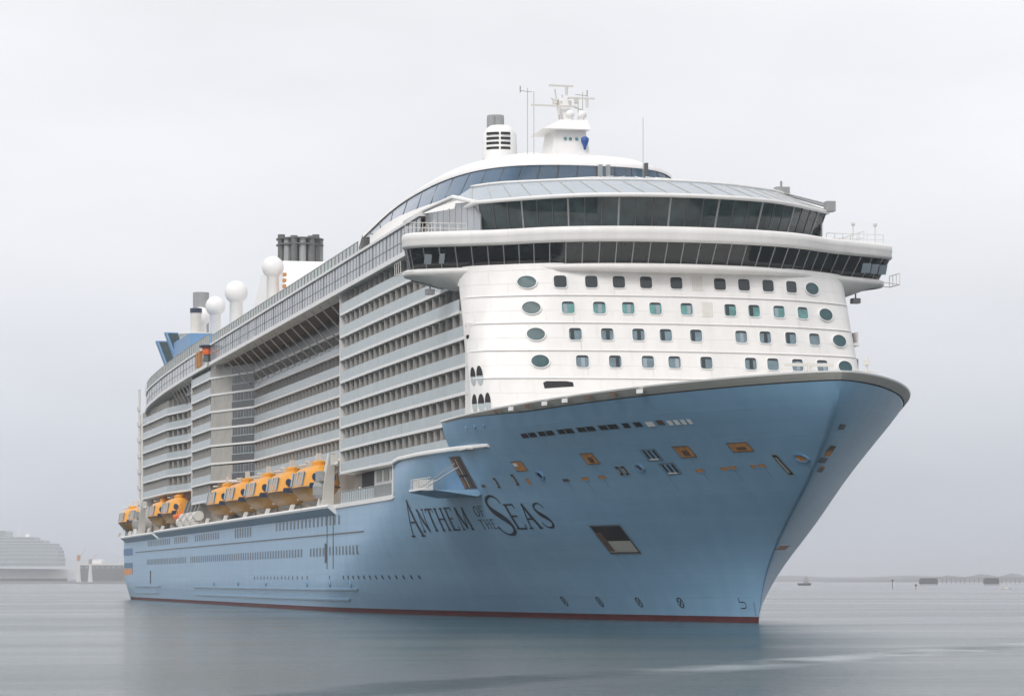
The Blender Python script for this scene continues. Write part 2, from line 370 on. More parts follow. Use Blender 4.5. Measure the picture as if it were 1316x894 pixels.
# fittings set into the bulwark band
for x in [15, 18.2, 21.5, 24.6, 28, 31.5, 35, 38.5]:
    b = B(x, 20); mb = MB(); z = rail_z(x)
    d = (B(x + .5, 20) - B(x - .5, 20)); 
    mb.hexa([(x - .35, -b - .14 - (-.35) * d, z - .55), (x + .35, -b - .14 - .35 * d, z - .55), (x + .35, -b + .1, z - .55), (x - .35, -b + .1, z - .55),
             (x - .35, -b - .14 + .35 * d, z - .2), (x + .35, -b - .14 - .35 * d, z - .2), (x + .35, -b + .1, z - .2), (x - .35, -b + .1, z - .2)])
    mb.build('fairlead', 'white' if int(x) % 2 == 0 else 'brown', SHIP)

# draping shapes over the starboard (or port) hull plating: outline in (X, z)
def drape(m_, pts, off=.03, side=-1, nsub=4):
    """quad in (X,z): (x0,z0) bottom aft, bottom fwd, top fwd, top aft"""
    (a, b, c, d) = pts; rows = []
    for i in range(nsub + 1):
        v = i / nsub; row = []
        for j in range(nsub + 1):
            u = j / nsub
            x = (a[0] * (1 - u) + b[0] * u) * (1 - v) + (d[0] * (1 - u) + c[0] * u) * v
            z = (a[1] * (1 - u) + b[1] * u) * (1 - v) + (d[1] * (1 - u) + c[1] * u) * v
            row.append((x, side * (B(x, z) + off), z))
        rows.append(row)
    m_.grid(rows if side < 0 else [r[::-1] for r in rows])
def rect(x0, x1, z0, z1, lean=0): return [(x0, z0), (x1, z0), (x1 + lean, z1), (x0 + lean, z1)]
def hullbox(name, x0, x1, z0, z1, m, off=.03, side=-1, frame=None, fw=.08, parent=None, lean=0):
    """a recessed looking opening: a raised rim round an inset panel"""
    mb = MB(); drape(mb, rect(x0, x1, z0, z1, lean), off, side); mats = [m]
    if frame:
        mb.cur = 1; mats.append(frame)
        for q in (rect(x0 - fw, x1 + fw, z1, z1 + fw, lean), rect(x0 - fw, x1 + fw, z0 - fw, z0, lean), rect(x0 - fw, x0, z0, z1, lean), rect(x1, x1 + fw, z0, z1, lean)): drape(mb, q, off + .06, side, 3)
    return mb.build(name, mats, parent or SHIP)

# cut-ins forward: a row of dark slots, then white blocks
slots = [(15.5, 16.7), (16.95, 18.28), (18.82, 20.0), (20.2, 21.47), (22.26, 23.4), (23.6, 24.81), (25.55, 26.8), (27.0, 28.23), (28.94, 30.1), (30.3, 31.64), (32.37, 33.25), (33.91, 34.88), (36.9, 37.7)]
for a, b in slots: hullbox('mooring_slot', a, b, 16.55 + (a - 15) * .009, 16.9 + (a - 15) * .009, 'brown' if a > 36 else 'black', frame='darkgrey', fw=.03)
for a, b in [(35.5, 36.5), (38.2, 38.75), (39.0, 39.55), (39.8, 40.3), (40.55, 41.0)]: hullbox('hull_light', a, b, 16.65, 17.05, 'white', off=.08)
for a, b, z0, z1 in [(22.95, 24.8, 13.95, 14.8), (36.25, 38.1, 14.05, 14.9), (42.6, 44.7, 14.3, 14.95)]:
    o = hullbox('mooring_opening', a, b, z0, z1, 'rust', frame='brown', fw=.06)
    hullbox('mooring_winch', a + .6, b - .5, z0 + .12, z1 - .3, 'brown', off=.07, parent=o)
o = hullbox('mooring_opening', 10.0, 12.0, 13.75, 14.55, 'rust', frame='brown', fw=.05)
hullbox('mooring_winch', 10.1, 10.9, 14.15, 14.45, 'white', off=.08, parent=o)
for a, b, z, m in [(.6, 1.4, 12.5, 'brown'), (17.0, 18.0, 12.55, 'brown'), (20.2, 21.3, 12.6, 'rust'), (23, 24.1, 12.65, 'rust'), (36.6, 37.6, 12.8, 'rust'), (39.6, 40.4, 12.85, 'rust'), (40.6, 41.4, 12.9, 'rust'), (43.0, 43.6, 12.95, 'rust'), (43.9, 44.6, 12.98, 'rust')]:
    hullbox('fairlead_opening', a, b, z, z + .26, m, frame='hull', fw=.04)
o = hullbox('fairlead_opening', 10.5, 11.1, 12.5, 13.05, 'rust', frame='hull', fw=.04)
# upright recesses with small fittings
for a, z0, z1 in [(4.0, 12.35, 13.3), (8.1, 12.5, 13.5), (26.5, 12.85, 13.6), (27.3, 12.85, 13.6), (46.0, 12.3, 13.9)]:
    o = hullbox('bollard_recess', a, a + .5, z0, z1, 'black', frame='grey', fw=.05)
    hullbox('bollard', a + .15, a + .35, z0 + .15, z1 - .2, 'capgrey', off=.1, parent=o)
for x0, z0 in [(31.9, 13.95), (32.8, 12.75)]:
    o = hullbox('pilot_recess', x0, x0 + 1.9, z0, z0 + .85, 'hull', frame='darkgrey', fw=.05)
    for k in range(3): hullbox('bollard', x0 + .2 + k * .62, x0 + .5 + k * .62, z0 + .1, z0 + .8, 'black', off=.08, parent=o)
    hullbox('bollard', x0 + .3, x0 + 1.5, z0 + .0, z0 + .12, 'white', off=.12, parent=o)
for x0, x1, z0, z1, m_ in [(50.3, 51.0, 14.05, 14.55, 'brown'), (49.9, 50.6, 13.75, 14.2, 'rust'), (49.5, 50.5, 13.2, 13.6, 'hullwin'), (48.0, 48.9, 12.5, 12.9, 'hullwin'), (48.6, 48.75, 12.85, 12.98, 'rust'), (48.35, 48.5, 12.68, 12.8, 'brown'), (48.1, 48.25, 12.5, 12.62, 'brown'), (52.4, 52.9, 15.8, 16.2, 'darkgrey'), (37.9, 40.7, 6.2, 6.55, 'brown')]:
    x0, x1 = (x0 - 1.9, x1 - 1.3) if z0 > 10 else (x0, x1)
    hullbox('mooring_opening', x0, x1, z0, z1, m_, side=1, off=.05, lean=.3 if z0 > 7 else 1.4)
# round fairleads: pale blue rings with a lit lower lip
def disc(name, x, z, rx, rz, m, m2, side=-1, parent=None):
    mb = MB(); n = 20
    c = (x, side * (B(x, z) + .05), z)
    ring1 = [(x + rx * math.cos(t), z + rz * math.sin(t)) for t in [2 * math.pi * i / n for i in range(n)]]
    ring2 = [(x + rx * .7 * math.cos(t), z + rz * .7 * math.sin(t)) for t in [2 * math.pi * i / n for i in range(n)]]
    r0 = [(a, side * (B(a, b) + .02), b) for a, b in ring1]; r1 = [(a, side * (B(a, b) + .16), b) for a, b in ring1]
    r2 = [(a, side * (B(a, b) + .14), b) for a, b in ring2]; r3 = [(a, side * (B(a, b) + .04), b) for a, b in ring2]
    mb.grid([r0, r1, r2, r3], closed=True); mb.cur = 1; mb.poly(r3)
    return mb.build(name, [m, m2], parent or SHIP)
disc('round_fairlead', 13.7, 13.2, .55, .38, 'lblue', 'black'); disc('round_fairlead', 29.9, 13.35, .5, .34, 'lblue', 'brown'); disc('round_fairlead', 48.4, 13.55, .62, .34, 'lblue', 'rust')
for x in (4.65, 6.94, 9.2): disc('porthole', x, 17.95, .14, .16, 'hull', 'black')
for x, z, L_ in [(1.0, 12.4, 1.6), (17.5, 12.45, 1.3), (20.7, 12.5, 2.0), (23.5, 12.55, 1.2), (32.6, 12.6, 2.3), (37.2, 12.7, 1.4), (40.9, 12.8, 1.8), (44.2, 12.9, 1.5), (23.6, 13.8, .9), (37.0, 13.9, .8), (16.8, 6.0, 1.8), (19.6, 6.0, 1.2), (48.3, 13.1, 1.3), (19.0, 16.4, .8), (27.6, 16.5, .7)]:
    mb = MB(); drape(mb, rect(x, x + .07, z - L_ * .55, z), .012, nsub=3); mb.build('stain_streak', 'stain', SHIP)
# small bow thruster marks and the bulb mark just above the boot topping
def arc(m_, cx, cz, r, a0, a1, wd, n=14, side=-1, off=.03):
    for i in range(n):
        t0 = a0 + (a1 - a0) * i / n; t1 = a0 + (a1 - a0) * (i + 1) / n
        q = [(cx + rr * math.cos(t) , cz + rr * math.sin(t)) for rr, t in ((r - wd / 2, t0), (r - wd / 2, t1), (r + wd / 2, t1), (r + wd / 2, t0))]
        m_.poly([(x, side * (B(x, z) + off), z) for x, z in q])
def seg(m_, x0, z0, x1, z1, wd, side=-1, off=.03, n=6, cut=False):
    d = math.hypot(x1 - x0, z1 - z0); nx, nz = -(z1 - z0) / d * wd / 2, (x1 - x0) / d * wd / 2
    if cut: nx, nz = wd / 2, 0
    L = []; Rr = []
    for i in range(n + 1):
        x = x0 + (x1 - x0) * i / n; z = z0 + (z1 - z0) * i / n
        L.append((x + nx, side * (B(x + nx, z + nz) + off), z + nz)); Rr.append((x - nx, side * (B(x - nx, z - nz) + off), z - nz))
    m_.grid([L, Rr])
for x in (1.75, 8.6, 15.6, 22.4):
    mb = MB(); arc(mb, x, 1.65, .42, 0, 2 * math.pi, .1, 20)
    for t in (math.pi / 4, 3 * math.pi / 4): seg(mb, x - .42 * math.cos(t), 1.65 - .42 * math.sin(t), x + .42 * math.cos(t), 1.65 + .42 * math.sin(t), .09)
    mb.build('thruster_mark', 'letter', SHIP)
mb = MB(); seg(mb, 31.2, 2.15, 31.2, 1.72, .08); seg(mb, 31.2, 1.76, 31.9, 1.76, .08); arc(mb, 31.75, 1.5, .27, math.pi / 2, -math.pi / 2, .08, 10); seg(mb, 31.75, 1.23, 31.2, 1.23, .08)
mb.build('bulbous_bow_mark', 'letter', SHIP)
mb = MB()
for k in range(8): seg(mb, 33.05, .62 + k * .16, 33.22, .62 + k * .16, .05, n=1)
mb.build('draught_scale', 'letter', SHIP)
# square shell opening below the mooring deck
o = hullbox('shell_door_opening', 16.3, 20.9, 6.15, 8.5, 'black', frame='darkgrey', fw=.12)
mb = MB(); drape(mb, rect(16.45, 20.75, 6.2, 7.2), .06); mb.build('inner_deck', 'capgrey', o)
mb = MB(); drape(mb, rect(16.35, 17.3, 6.3, 8.0), .08); mb.build('inner_bulkhead', 'brown', o)

# ---- the name, built of tapered strokes with serifs
def stroke(m_, pts, wd, x0, z0, sx, sz):
    """variable width stroke: pts = (u, v, width factor) in a unit box"""
    P = [(x0 + p[0] * sx, z0 + p[1] * sz, p[2] * wd) for p in pts]
    L = []; Rr = []
    for i, (x, z, w_) in enumerate(P):
        a = P[max(0, i - 1)]; b = P[min(len(P) - 1, i + 1)]
        dx, dz = b[0] - a[0], b[1] - a[1]; d = math.hypot(dx, dz) or 1
        nx, nz = -dz / d * w_ / 2, dx / d * w_ / 2
        L.append((x + nx, -(B(x + nx, z + nz) + .035), z + nz)); Rr.append((x - nx, -(B(x - nx, z - nz) + .035), z - nz))
    m_.grid([L, Rr])
def ln(a, b, w0=1, w1=None, n=6): w1 = w0 if w1 is None else w1; return [(a[0] + (b[0] - a[0]) * i / n, a[1] + (b[1] - a[1]) * i / n, w0 + (w1 - w0) * i / n) for i in range(n + 1)]
def serif(x, y, h=.16): return ln((x - h, y), (x + h, y), .45, .45, 2)
Scurve = [(.93, .80, .5), (.88, .92, .35), (.68, 1.0, .35), (.40, .99, .45), (.17, .90, .7), (.12, .76, 1.0), (.24, .62, 1.25), (.50, .50, 1.4), (.78, .37, 1.25), (.90, .22, 1.0), (.84, .08, .7), (.60, .0, .45), (.32, .01, .35), (.12, .09, .35), (.05, .22, .6)]
GL = {
 'A': [ln((.5, 1), (.08, 0), .5), ln((.47, 1), (.92, 0), 1.3), ln((.24, .38), (.72, .38), .45), serif(.08, 0), serif(.92, 0)],
 'N': [ln((.15, 0), (.15, 1), .5), ln((.12, 1), (.88, 0), 1.25), ln((.88, 0), (.88, 1), .5), serif(.15, 0), serif(.88, 1), serif(.1, 1, .1)],
 'T': [ln((.5, 0), (.5, 1), 1.2), ln((.02, 1), (.98, 1), .5), ln((.03, 1), (.03, .84), .5), ln((.97, 1), (.97, .84), .5), serif(.5, 0)],
 'H': [ln((.15, 0), (.15, 1), 1.1), ln((.85, 0), (.85, 1), 1.1), ln((.15, .52), (.85, .52), .45), serif(.15, 0), serif(.15, 1), serif(.85, 0), serif(.85, 1)],
 'E': [ln((.2, 0), (.2, 1), 1.15), ln((.2, 1), (.9, 1), .45), ln((.2, .52), (.75, .52), .45), ln((.2, 0), (.92, 0), .45), ln((.9, 1), (.9, .84), .5), ln((.92, 0), (.92, .17), .5), serif(.16, 0, .14), serif(.16, 1, .14)],
 'M': [ln((.12, 0), (.16, 1), .5), ln((.16, 1), (.5, .05), 1.15), ln((.5, .05), (.84, 1), .5), ln((.84, 1), (.88, 0), 1.15), serif(.12, 0, .1), serif(.88, 0, .12)],
 'O': [[(.5 + .46 * math.cos(t), .5 + .5 * math.sin(t), .5 + .8 * abs(math.cos(t))) for t in [2 * math.pi * i / 18 for i in range(19)]]],
 'F': [ln((.2, 0), (.2, 1), 1.15), ln((.2, 1), (.9, 1), .45), ln((.2, .52), (.72, .52), .45), ln((.9, 1), (.9, .84), .5), serif(.2, 0), serif(.16, 1, .14)],
 'S': [smooth(Scurve, 2)],
}
def word(txt, x, z, h, adv, wd, wf=None, parent=HULL):
    for i, ch in enumerate(txt):
        mb = MB(); k = (wf or {}).get(ch, 1)
        for st in GL[ch]: stroke(mb, st, wd, x, z, adv * .80 * k, h)
        mb.build('name_letter', 'letter', parent); x += adv * (.2 + .8 * k)
word('A', -24.6, 8.2, 3.7, 4.8, .40)
word('NTHEM', -20.35, 8.65, 2.15, 2.85, .33, {'M': 1.25, 'E': .85})
word('OF', -4.25, 9.85, .95, 1.3, .13); word('THE', -4.45, 8.65, .85, 1.3, .13)
word('S', -.9, 8.0, 3.7, 4.6, .52); word('EAS', 2.85, 8.55, 2.25, 2.75, .33)

# ---- hull windows, in rows
WINS = []
for i in range(17): WINS.append((-62.2 - i * 3.12, 10.1, 11.2, .95))
for i in range(7): WINS.append((-137.3 - i * 2.65, 9.75, 11.1, 1.1))
for a, b in ((-173, -203), (-214, -232), (-240, -275)):
    x = a
    while x > b: WINS.append((x, 9.9, 10.9, 1.1)); x -= 2.9
for i in range(9): WINS.append((-50.3 - i * 2.3, 6.6, 7.6, .75))
x = -73.5
while x > -277:
    if not (-90 < x < -84 or -215 < x < -209): WINS.append((x, 6.55, 7.55, .85))
    x -= 2.45
WINS.sort(key=lambda q: -q[0])
rest = MB()
for k, (x, z0, z1, wd) in enumerate(WINS):
    lo = MB() if k < 54 else rest
    lo.cur = 0; drape(lo, rect(x - wd * .62, x + wd * .62, z0, z1), .02, nsub=1)
    if k < 54: lo.build('window', ['hullwin', 'hull'], SHIP)
rest.build('window', ['hullwin', 'hull'], SHIP, kind='stuff')
pr_ = [-29.6 - 2.55 * i for i in range(13)] + [-69, -86, -90, -94] + [-98 - 3.2 * i for i in range(12)]
for x in pr_: hullbox('porthole', x - .24, x + .24, 3.8, 4.2, 'letter')
for x in (-57.4, -69, -86, -122, -150, -178): disc('discharge_port', x, 3.2, .28, .3, 'hull', 'darkgrey')
for x0, x1, z0, z1 in [(-72.4, -71.3, 5.8, 7.95), (-272, -270.4, 3.2, 5.4)]: hullbox('pilot_door', x0, x1, z0, z1, 'brown', frame='darkgrey', fw=.08)
hullbox('stern_panel', -326, -304.5, 8.6, 9.9, mat('panel_blue', (.07, .17, .33)), off=.05)
hullbox('stern_panel', -326, -304.5, 6.1, 7.1, mat('panel_teal', (.06, .17, .27)), off=.05)
hullbox('stern_panel', -323, -304.5, 4.8, 6.0, mat('panel_orange', (.62, .27, .10)), off=.05)
# long knuckle strip and pale scuffed fender bands near the water
def strake(name, x0, x1, z0, z1, m, off):
    mb = MB(); n = max(2, int((x1 - x0) / 6)); top = []; bot = []; i0 = []; i1 = []
    for i in range(n + 1):
        x = x0 + (x1 - x0) * i / n
        i1.append((x, -B(x, z1) + .02, z1)); top.append((x, -B(x, z1) - off, z1)); bot.append((x, -B(x, z0) - off, z0)); i0.append((x, -B(x, z0) + .02, z0))
    mb.grid([i0, bot, top, i1]); return mb.build(name, m, SHIP)
strake('rubbing_strake', -298, -46, 9.0, 9.12, 'darkgrey', .09)
scuff = mat('scuffed_pale_blue', (.30, .42, .54), .5, var=.2, vscale=.4, stretch=(.1, 1, 3))
for a, b in ((-300, -255), (-205, -55)):
    strake('fender_bar', a, b, 2.5, 2.68, scuff, .14); strake('fender_bar', a, b - 6, 1.3, 1.5, scuff, .14)
for x in (-70.8, -66.4): 
    mb = MB(); mb.box(x, x + .12, -B(x, 9) - .06, -B(x, 9) + .02, 5.0, 12.2); mb.build('vertical_seam', 'darkgrey', SHIP)
# promenade shelf (lifeboat platform) standing out of the hull, with its blue sloping underside
def shelf(x0, x1, z, out, h=.42):
    mb = MB(); rows = []
    for x in (x0, x1):
        y = -B(x, 12) - out
        rows.append([(x, -20.0, z + .12), (x, y, z + .12), (x, y - .08, z - .1), (x, y, z - h + .1), (x, -B(x, 11.2) + .02, z - 1.15)])
    mb.cur = 0; mb.grid([[r[k] for r in rows] for k in (0, 1, 2, 3)][::-1]); mb.cur = 1; mb.grid([[r[k] for r in rows] for k in (3, 4)][::-1])
    for r in rows: mb.cur = 0; mb.poly(r)
    mb.build('lifeboat_platform', ['white', 'hull'], SHIP, fix=True)
shelf(-318, -259, 12.2, 1.0); shelf(-256, -64, 12.35, 1.0)
mb = MB()
pts = [(-64, 12.35), (-50, 12.38), (-40, 12.4), (-30, 12.45), (-27.9, 12.5)]
rows = [[(x, -B(x, 12) + .3, z + .12) for x, z in pts], [(x, -B(x, 12) - .15, z + .12) for x, z in pts], [(x, -B(x, 12) - .15, z - .35) for x, z in pts], [(x, -B(x, 12) + .02, z - .36) for x, z in pts]]
mb.grid(rows[::-1]); mb.build('rubbing_strake', 'white', SHIP)
# white rounded moulding where the raised forward hull begins: up the step and forward
mb = MB()
path = [(-28.0, 12.2), (-27.9, 14.0), (-27.7, 15.3), (-27.0, 15.95), (-24, 16.15)] + [(-24 + 3 * i, 16.15 + .01 * i) for i in range(1, 11)] + [(7.6, 16.2)]
rows = []
for i, (x, z) in enumerate(path):
    a = path[max(0, i - 1)]; b = path[min(len(path) - 1, i + 1)]; dx, dz = b[0] - a[0], b[1] - a[1]; d = math.hypot(dx, dz); nx, nz = -dz / d, dx / d
    r_ = .22 if x < 7 else .15; w0 = .12 if i < 3 else .3
    rows.append([(x + nx * r_ * c, -B(min(x, 9), 16) - w0 * s_, z + nz * r_ * c) for c, s_ in ((-1, -.3), (-1, .7), (-.5, 1), (.5, 1), (1, .7), (1, -.3))])
mb.loft(rows); mb.build('hull_moulding', 'white', SHIP, fix=True)

# bunker / pilot door with fold out platform
o = hullbox('side_door_opening', -3.6, -.7, 12.5, 15.5, 'brown', frame='darkgrey', fw=.06, lean=0)
for k in range(3): hullbox('inner_ladder', -3.2 + k * .9, -3.0 + k * .9, 12.6, 15.3, ('rust', 'capgrey', 'black')[k], off=.08, parent=o)
hullbox('inner_ladder', -3.3, -1.0, 13.6, 13.8, 'black', off=.1, parent=o)
mb = MB()
ya = -19.3
mb.cur = 0; mb.hexa([(-9.2, -19.6, 11.7), (-.6, -17.5, 11.7), (-.6, -17.0, 12.0), (-9.2, -19, 12.0), (-9.6, -22.6, 12.3), (-1.0, -21.6, 12.3), (-.6, -17.0, 12.35), (-9.2, -19, 12.35)])
mb.cur = 1; mb.box(-9.6, -1.0, -22.5, -22.3, 12.35, 12.55)
o = mb.build('boarding_platform', ['hull', 'white'], SHIP, fix=True)
mb = MB()
for x in [-9.5 + 1.2 * i for i in range(8)]: mb.bar((x, -22.3, 12.4), (x, -22.3, 13.5), .04)
mb.bar((-9.5, -22.3, 13.5), (-1.1, -22.0, 13.5), .04); mb.bar((-9.5, -22.3, 13.0), (-1.1, -22.0, 13.0), .03); mb.bar((-9.5, -22.3, 13.5), (-9.5, -19.6, 13.5), .04)
mb.build('platform_railing', 'cream', o)
mb = MB(); mb.bar((-7.2, -22.2, 12.4), (-2.6, -19.4, 14.9), .06); mb.bar((-4.6, -22.2, 12.4), (-1.6, -19.2, 14.5), .06); mb.build('stay_rod', 'capgrey', o)
mb = MB(); mb.box(-9.3, -7.0, -22.1, -20.6, 12.4, 13.4); mb.build('locker', 'cream', o)

# ------------------------------------------------------------------ front of the deckhouse
SH = smooth([(0, 0), (4, .1), (8, .4), (12, 1.), (14, 1.4), (16, 1.8), (18, 2.4), (19, 3.), (19.6, 3.7), (20, 4.7)], 1)
def FX(y, z):
    y = y / .968; t = min(1, max(0, (abs(y) - 11) / 9)); k = min(1, max(0, (z - 23) / 10))
    return 6.7 + .25 * (31.7 - z) - lerp(abs(y), SH) - 2.6 * t * t * (3 - 2 * t) * k
ys = [0, 2, 4, 6, 8, 10, 12, 13, 14, 15, 16, 17, 17.6, 18.1, 18.6, 19, 19.3, 19.6, 19.8, 20]
ys = [y * .968 for y in ys]; fy = [-y for y in ys[::-1]] + ys[1:]
mb = MB(); mb.smooth = True
levels = [18.5, 20.0, 22.55, 22.6, 25.2, 25.25, 27.85, 27.9, 30.5, 30.55, 33.6]
steps = {18.5: .22, 20: .22, 22.55: .22, 22.6: .16, 25.2: .16, 25.25: .1, 27.85: .1, 27.9: .05, 30.5: .05, 30.55: 0, 33.6: 0}
def inb(x, y, z):
    lim = B(x, z) - .2 if z < 20.1 else 99
    return (x, max(-lim, min(lim, y)), z)
rows = [[inb(FX(y, z) + steps[z], y, z) for y in fy] for z in levels]
for k in range(len(levels) - 1): mb.grid(rows[k:k + 2])
mb.smooth = False
for s_ in (-1, 1):    # white corner returning aft along the side
    rws = []
    for z in levels:
        rws.append([(FX(19.36, z) + steps[z], s_ * 19.36, z), (min(FX(19.36, z) - .3, 2.4), s_ * 19.36, z), (min(FX(19.36, z) - .3, 2.4), s_ * 17.6, z)])
    mb.grid(rws if s_ < 0 else [r[::-1] for r in rws])
FRONT = mb.build('deckhouse_front', 'facade', SHIP)
def fpt(y, z, off=0):
    st = lerp(z, sorted(steps.items())); return (FX(y, z) + st + off, y, z)
ROWS = [(31.8, 'dwin', [-10.92, -8.01, -5.4, -2.78, .18, 4.52, 6.97, 9.47, 12.0], [-13.89, 14.5]),
        (29.3, 'teal', [-10.34, -7.42, -4.67, -2.04, 1.0, 5.36, 7.8, 10.4, 13.04], [-13.67, 15.81]),
        (26.75, 'slate', [-9.84, -6.84, -3.87, -1.23, 1.74, 6.26, 8.73, 11.42, 14.07], [-13.45, 17.0]),
        (24.15, 'slate', [-9.35, -6.27, -3.15, -.58, 2.55, 7.01, 9.3, 11.9, 14.6], [-13.25, 17.2])]
def fwindow(y, z, hw, hh, oval, gm):
    n = 24; out_ = []
    for i in range(n):
        t = 2 * math.pi * (i + .5) / n; c, s_ = math.cos(t), math.sin(t)
        e = 1.0 if oval else .42
        out_.append((y + hw * math.copysign(abs(c) ** e, c), z + hh * math.copysign(abs(s_) ** e, s_)))
    def ringo(k, off): return [fpt(min(19.2, max(-19.2, y + (a - y) * k)), z + (b - z) * k, off) for a, b in out_]
    mb = MB(); q0 = .10 if oval else .02; mb.poly(ringo(1.0, q0)); o = mb.build('cabin_window', gm, SHIP)
    mb = MB(); mb.loft([ringo(1.0, .0), ringo(1.0, q0 + .08), ringo(1.10, q0 + .08), ringo(1.13, -.05)], caps=False); mb.build('window_frame', 'white', o)
    mb = MB(); mb.poly([fpt(y - hw * .9, z + hh * .62, .045), fpt(y + hw * .9, z + hh * .62, .045), fpt(y + hw * .8, z + hh * .95, .045), fpt(y - hw * .8, z + hh * .95, .045)])
    if not oval: mb.build('window_reveal', 'dwin', o)
    if gm != 'dwin' and not oval and random.random() < .65:
        a = random.choice((-.75, .1, -.2)); mb = MB(); mb.poly([fpt(y + hw * a, z - hh * .85, .04), fpt(y + hw * (a + .6), z - hh * .85, .04), fpt(y + hw * (a + .6), z + hh * .6, .04), fpt(y + hw * a, z + hh * .6, .04)])
        mb.build('curtain', 'roofg' if random.random() < .5 else 'dwin', o)
for z, gm, sq, ov in ROWS:
    for y in sq: fwindow(y, z, .60, .58, False, gm)
    for y in ov: fwindow(y, z, .82, .60, True, 'oval')
for z in (31.8, 29.3):
    mb = MB(); y0 = 2.3 if z > 30 else 3.1
    for k in range(6): mb.hexa([fpt(y0 - .55 + k * .19, z - .7, -.02), fpt(y0 - .46 + k * .19, z - .7, -.02), fpt(y0 - .46 + k * .19, z - .7, .06), fpt(y0 - .55 + k * .19, z - .7, .06), fpt(y0 - .55 + k * .19, z + .7, -.02), fpt(y0 - .46 + k * .19, z + .7, -.02), fpt(y0 - .46 + k * .19, z + .7, .06), fpt(y0 - .55 + k * .19, z + .7, .06)])
    mb.build('vent_louvre', 'cream', SHIP)
for z in (22.58, 25.23, 27.88, 30.53):   # thin gutter mouldings at each deck
    mb = MB(); yy = [y for y in fy if abs(y) < 19.3]
    mb.grid([[fpt(y, z - .04, o_) for y in yy] for o_ in (0, .12)][::-1]); mb.grid([[fpt(y, zz, .12) for y in yy] for zz in (z - .04, z + .03)])
    mb.grid([[fpt(y, z + .03, o_) for y in yy] for o_ in (.12, 0)][::-1])
    mb.build('deck_moulding', 'white', SHIP)
for z, gm, sq, ov in ROWS:
    for y in sq[::2]:
        L_ = random.uniform(.4, 1.0); mb = MB(); y1 = y + random.choice((-.5, .45)); mb.poly([fpt(y1, z - .7, .012), fpt(y1 + .05, z - .7, .012), fpt(y1 + .04, z - .7 - L_, .012), fpt(y1 + .01, z - .7 - L_, .012)]); mb.build('stain_streak', 'wstain', SHIP)
mb = MB(); mb.poly([fpt(-13.0, 21.55, .03), fpt(-10.3, 21.75, .03), fpt(-10.35, 22.15, .03), fpt(-11, 22.25, .03), fpt(-12.8, 22.25, .03), fpt(-13.1, 22.1, .03)]); mb.build('mooring_slot', 'black', SHIP)
# tall slots in the white corner beside the balconies
for y, z0, z1 in [(-19.15, 21.9, 23.7), (-18.68, 21.9, 23.8), (-19.15, 19.3, 21.1), (-18.68, 19.3, 21.1), (-18.15, 19.35, 21.2)]:
    hw = .16 if y < -19.0 else .24
    pts = [(y + hw * math.cos(2 * math.pi * i / 18), (z0 + z1) / 2 + (z1 - z0) / 2 * math.sin(2 * math.pi * i / 18)) for i in range(18)]
    mb = MB(); mb.poly([fpt(max(-19.33, a), b_, .04) for a, b_ in pts]); o = mb.build('side_slot', 'black', SHIP)
    mb = MB(); mb.poly([fpt(max(-19.33, a), min(b_, z0 + (z1 - z0) * .48), .07) for a, b_ in pts]); mb.build('slot_glass', 'rail', o)

# ------------------------------------------------------------------ bridge deck: soffit, glazing, white rim
T = mirror([(-3.6, -24.4), (-2.2, -24.4), (-1.0, -23.5), (1.2, -19.5), (2.9, -16.2), (6.2, -12.3), (7.9, -8), (8.7, -3.5), (8.9, 0)])
T = [(x, y + .35) for x, y in smooth(T, 1)]
def off(pl, d, ends=0):    # push an outline aft by d and narrow it by ends
    return [(x - d, y * (1 - ends / 25)) for x, y in pl]
BACK = -9
def ring_at(pl, z, back=BACK): return [(x, y, z) for x, y in pl] + [(back, min(19.3, pl[-1][1]), z), (back, max(-19.3, pl[0][1]), z)]
bot = off(T, 1.35, .7)
mb = MB(); mb.loft([ring_at(bot, 33.5), ring_at(T, 35.4)]); BG = mb.build('bridge_glazing', 'bglass', SHIP)
def along(pl, step):
    q = sub(pl, .25); acc = 0; out_ = []; last = q[0]
    for i in range(1, len(q)):
        acc += math.dist(q[i], q[i - 1])
        if acc >= step: out_.append(i); acc = 0
    return q, out_
q, idx = along(T, 1.55); qb, _ = sub(bot, .25), 0
def corr(pl, t):     # point at parameter t (0..1 in index space)
    f_ = t * (len(pl) - 1); i = min(int(f_), len(pl) - 2); u = f_ - i
    return (pl[i][0] + (pl[i + 1][0] - pl[i][0]) * u, pl[i][1] + (pl[i + 1][1] - pl[i][1]) * u)
def tpar(pl, step):
    L = [0]
    for a, b in zip(pl, pl[1:]): L.append(L[-1] + math.dist(a, b))
    out_ = []; n = int(L[-1] / step)
    for k in range(n + 1):
        s_ = L[-1] * k / n
        for i in range(len(pl) - 1):
            if s_ <= L[i + 1] + 1e-9: out_.append((i + (s_ - L[i]) / max(1e-9, L[i + 1] - L[i])) / (len(pl) - 1)); break
    return out_
for t in tpar(T, 1.6):
    a = corr(bot, t); b = corr(T, t); mb = MB(); mb.bar((a[0] + .03, a[1], 33.5), (b[0] + .03, b[1], 35.4), .055); mb.build('mullion', 'grey', BG)
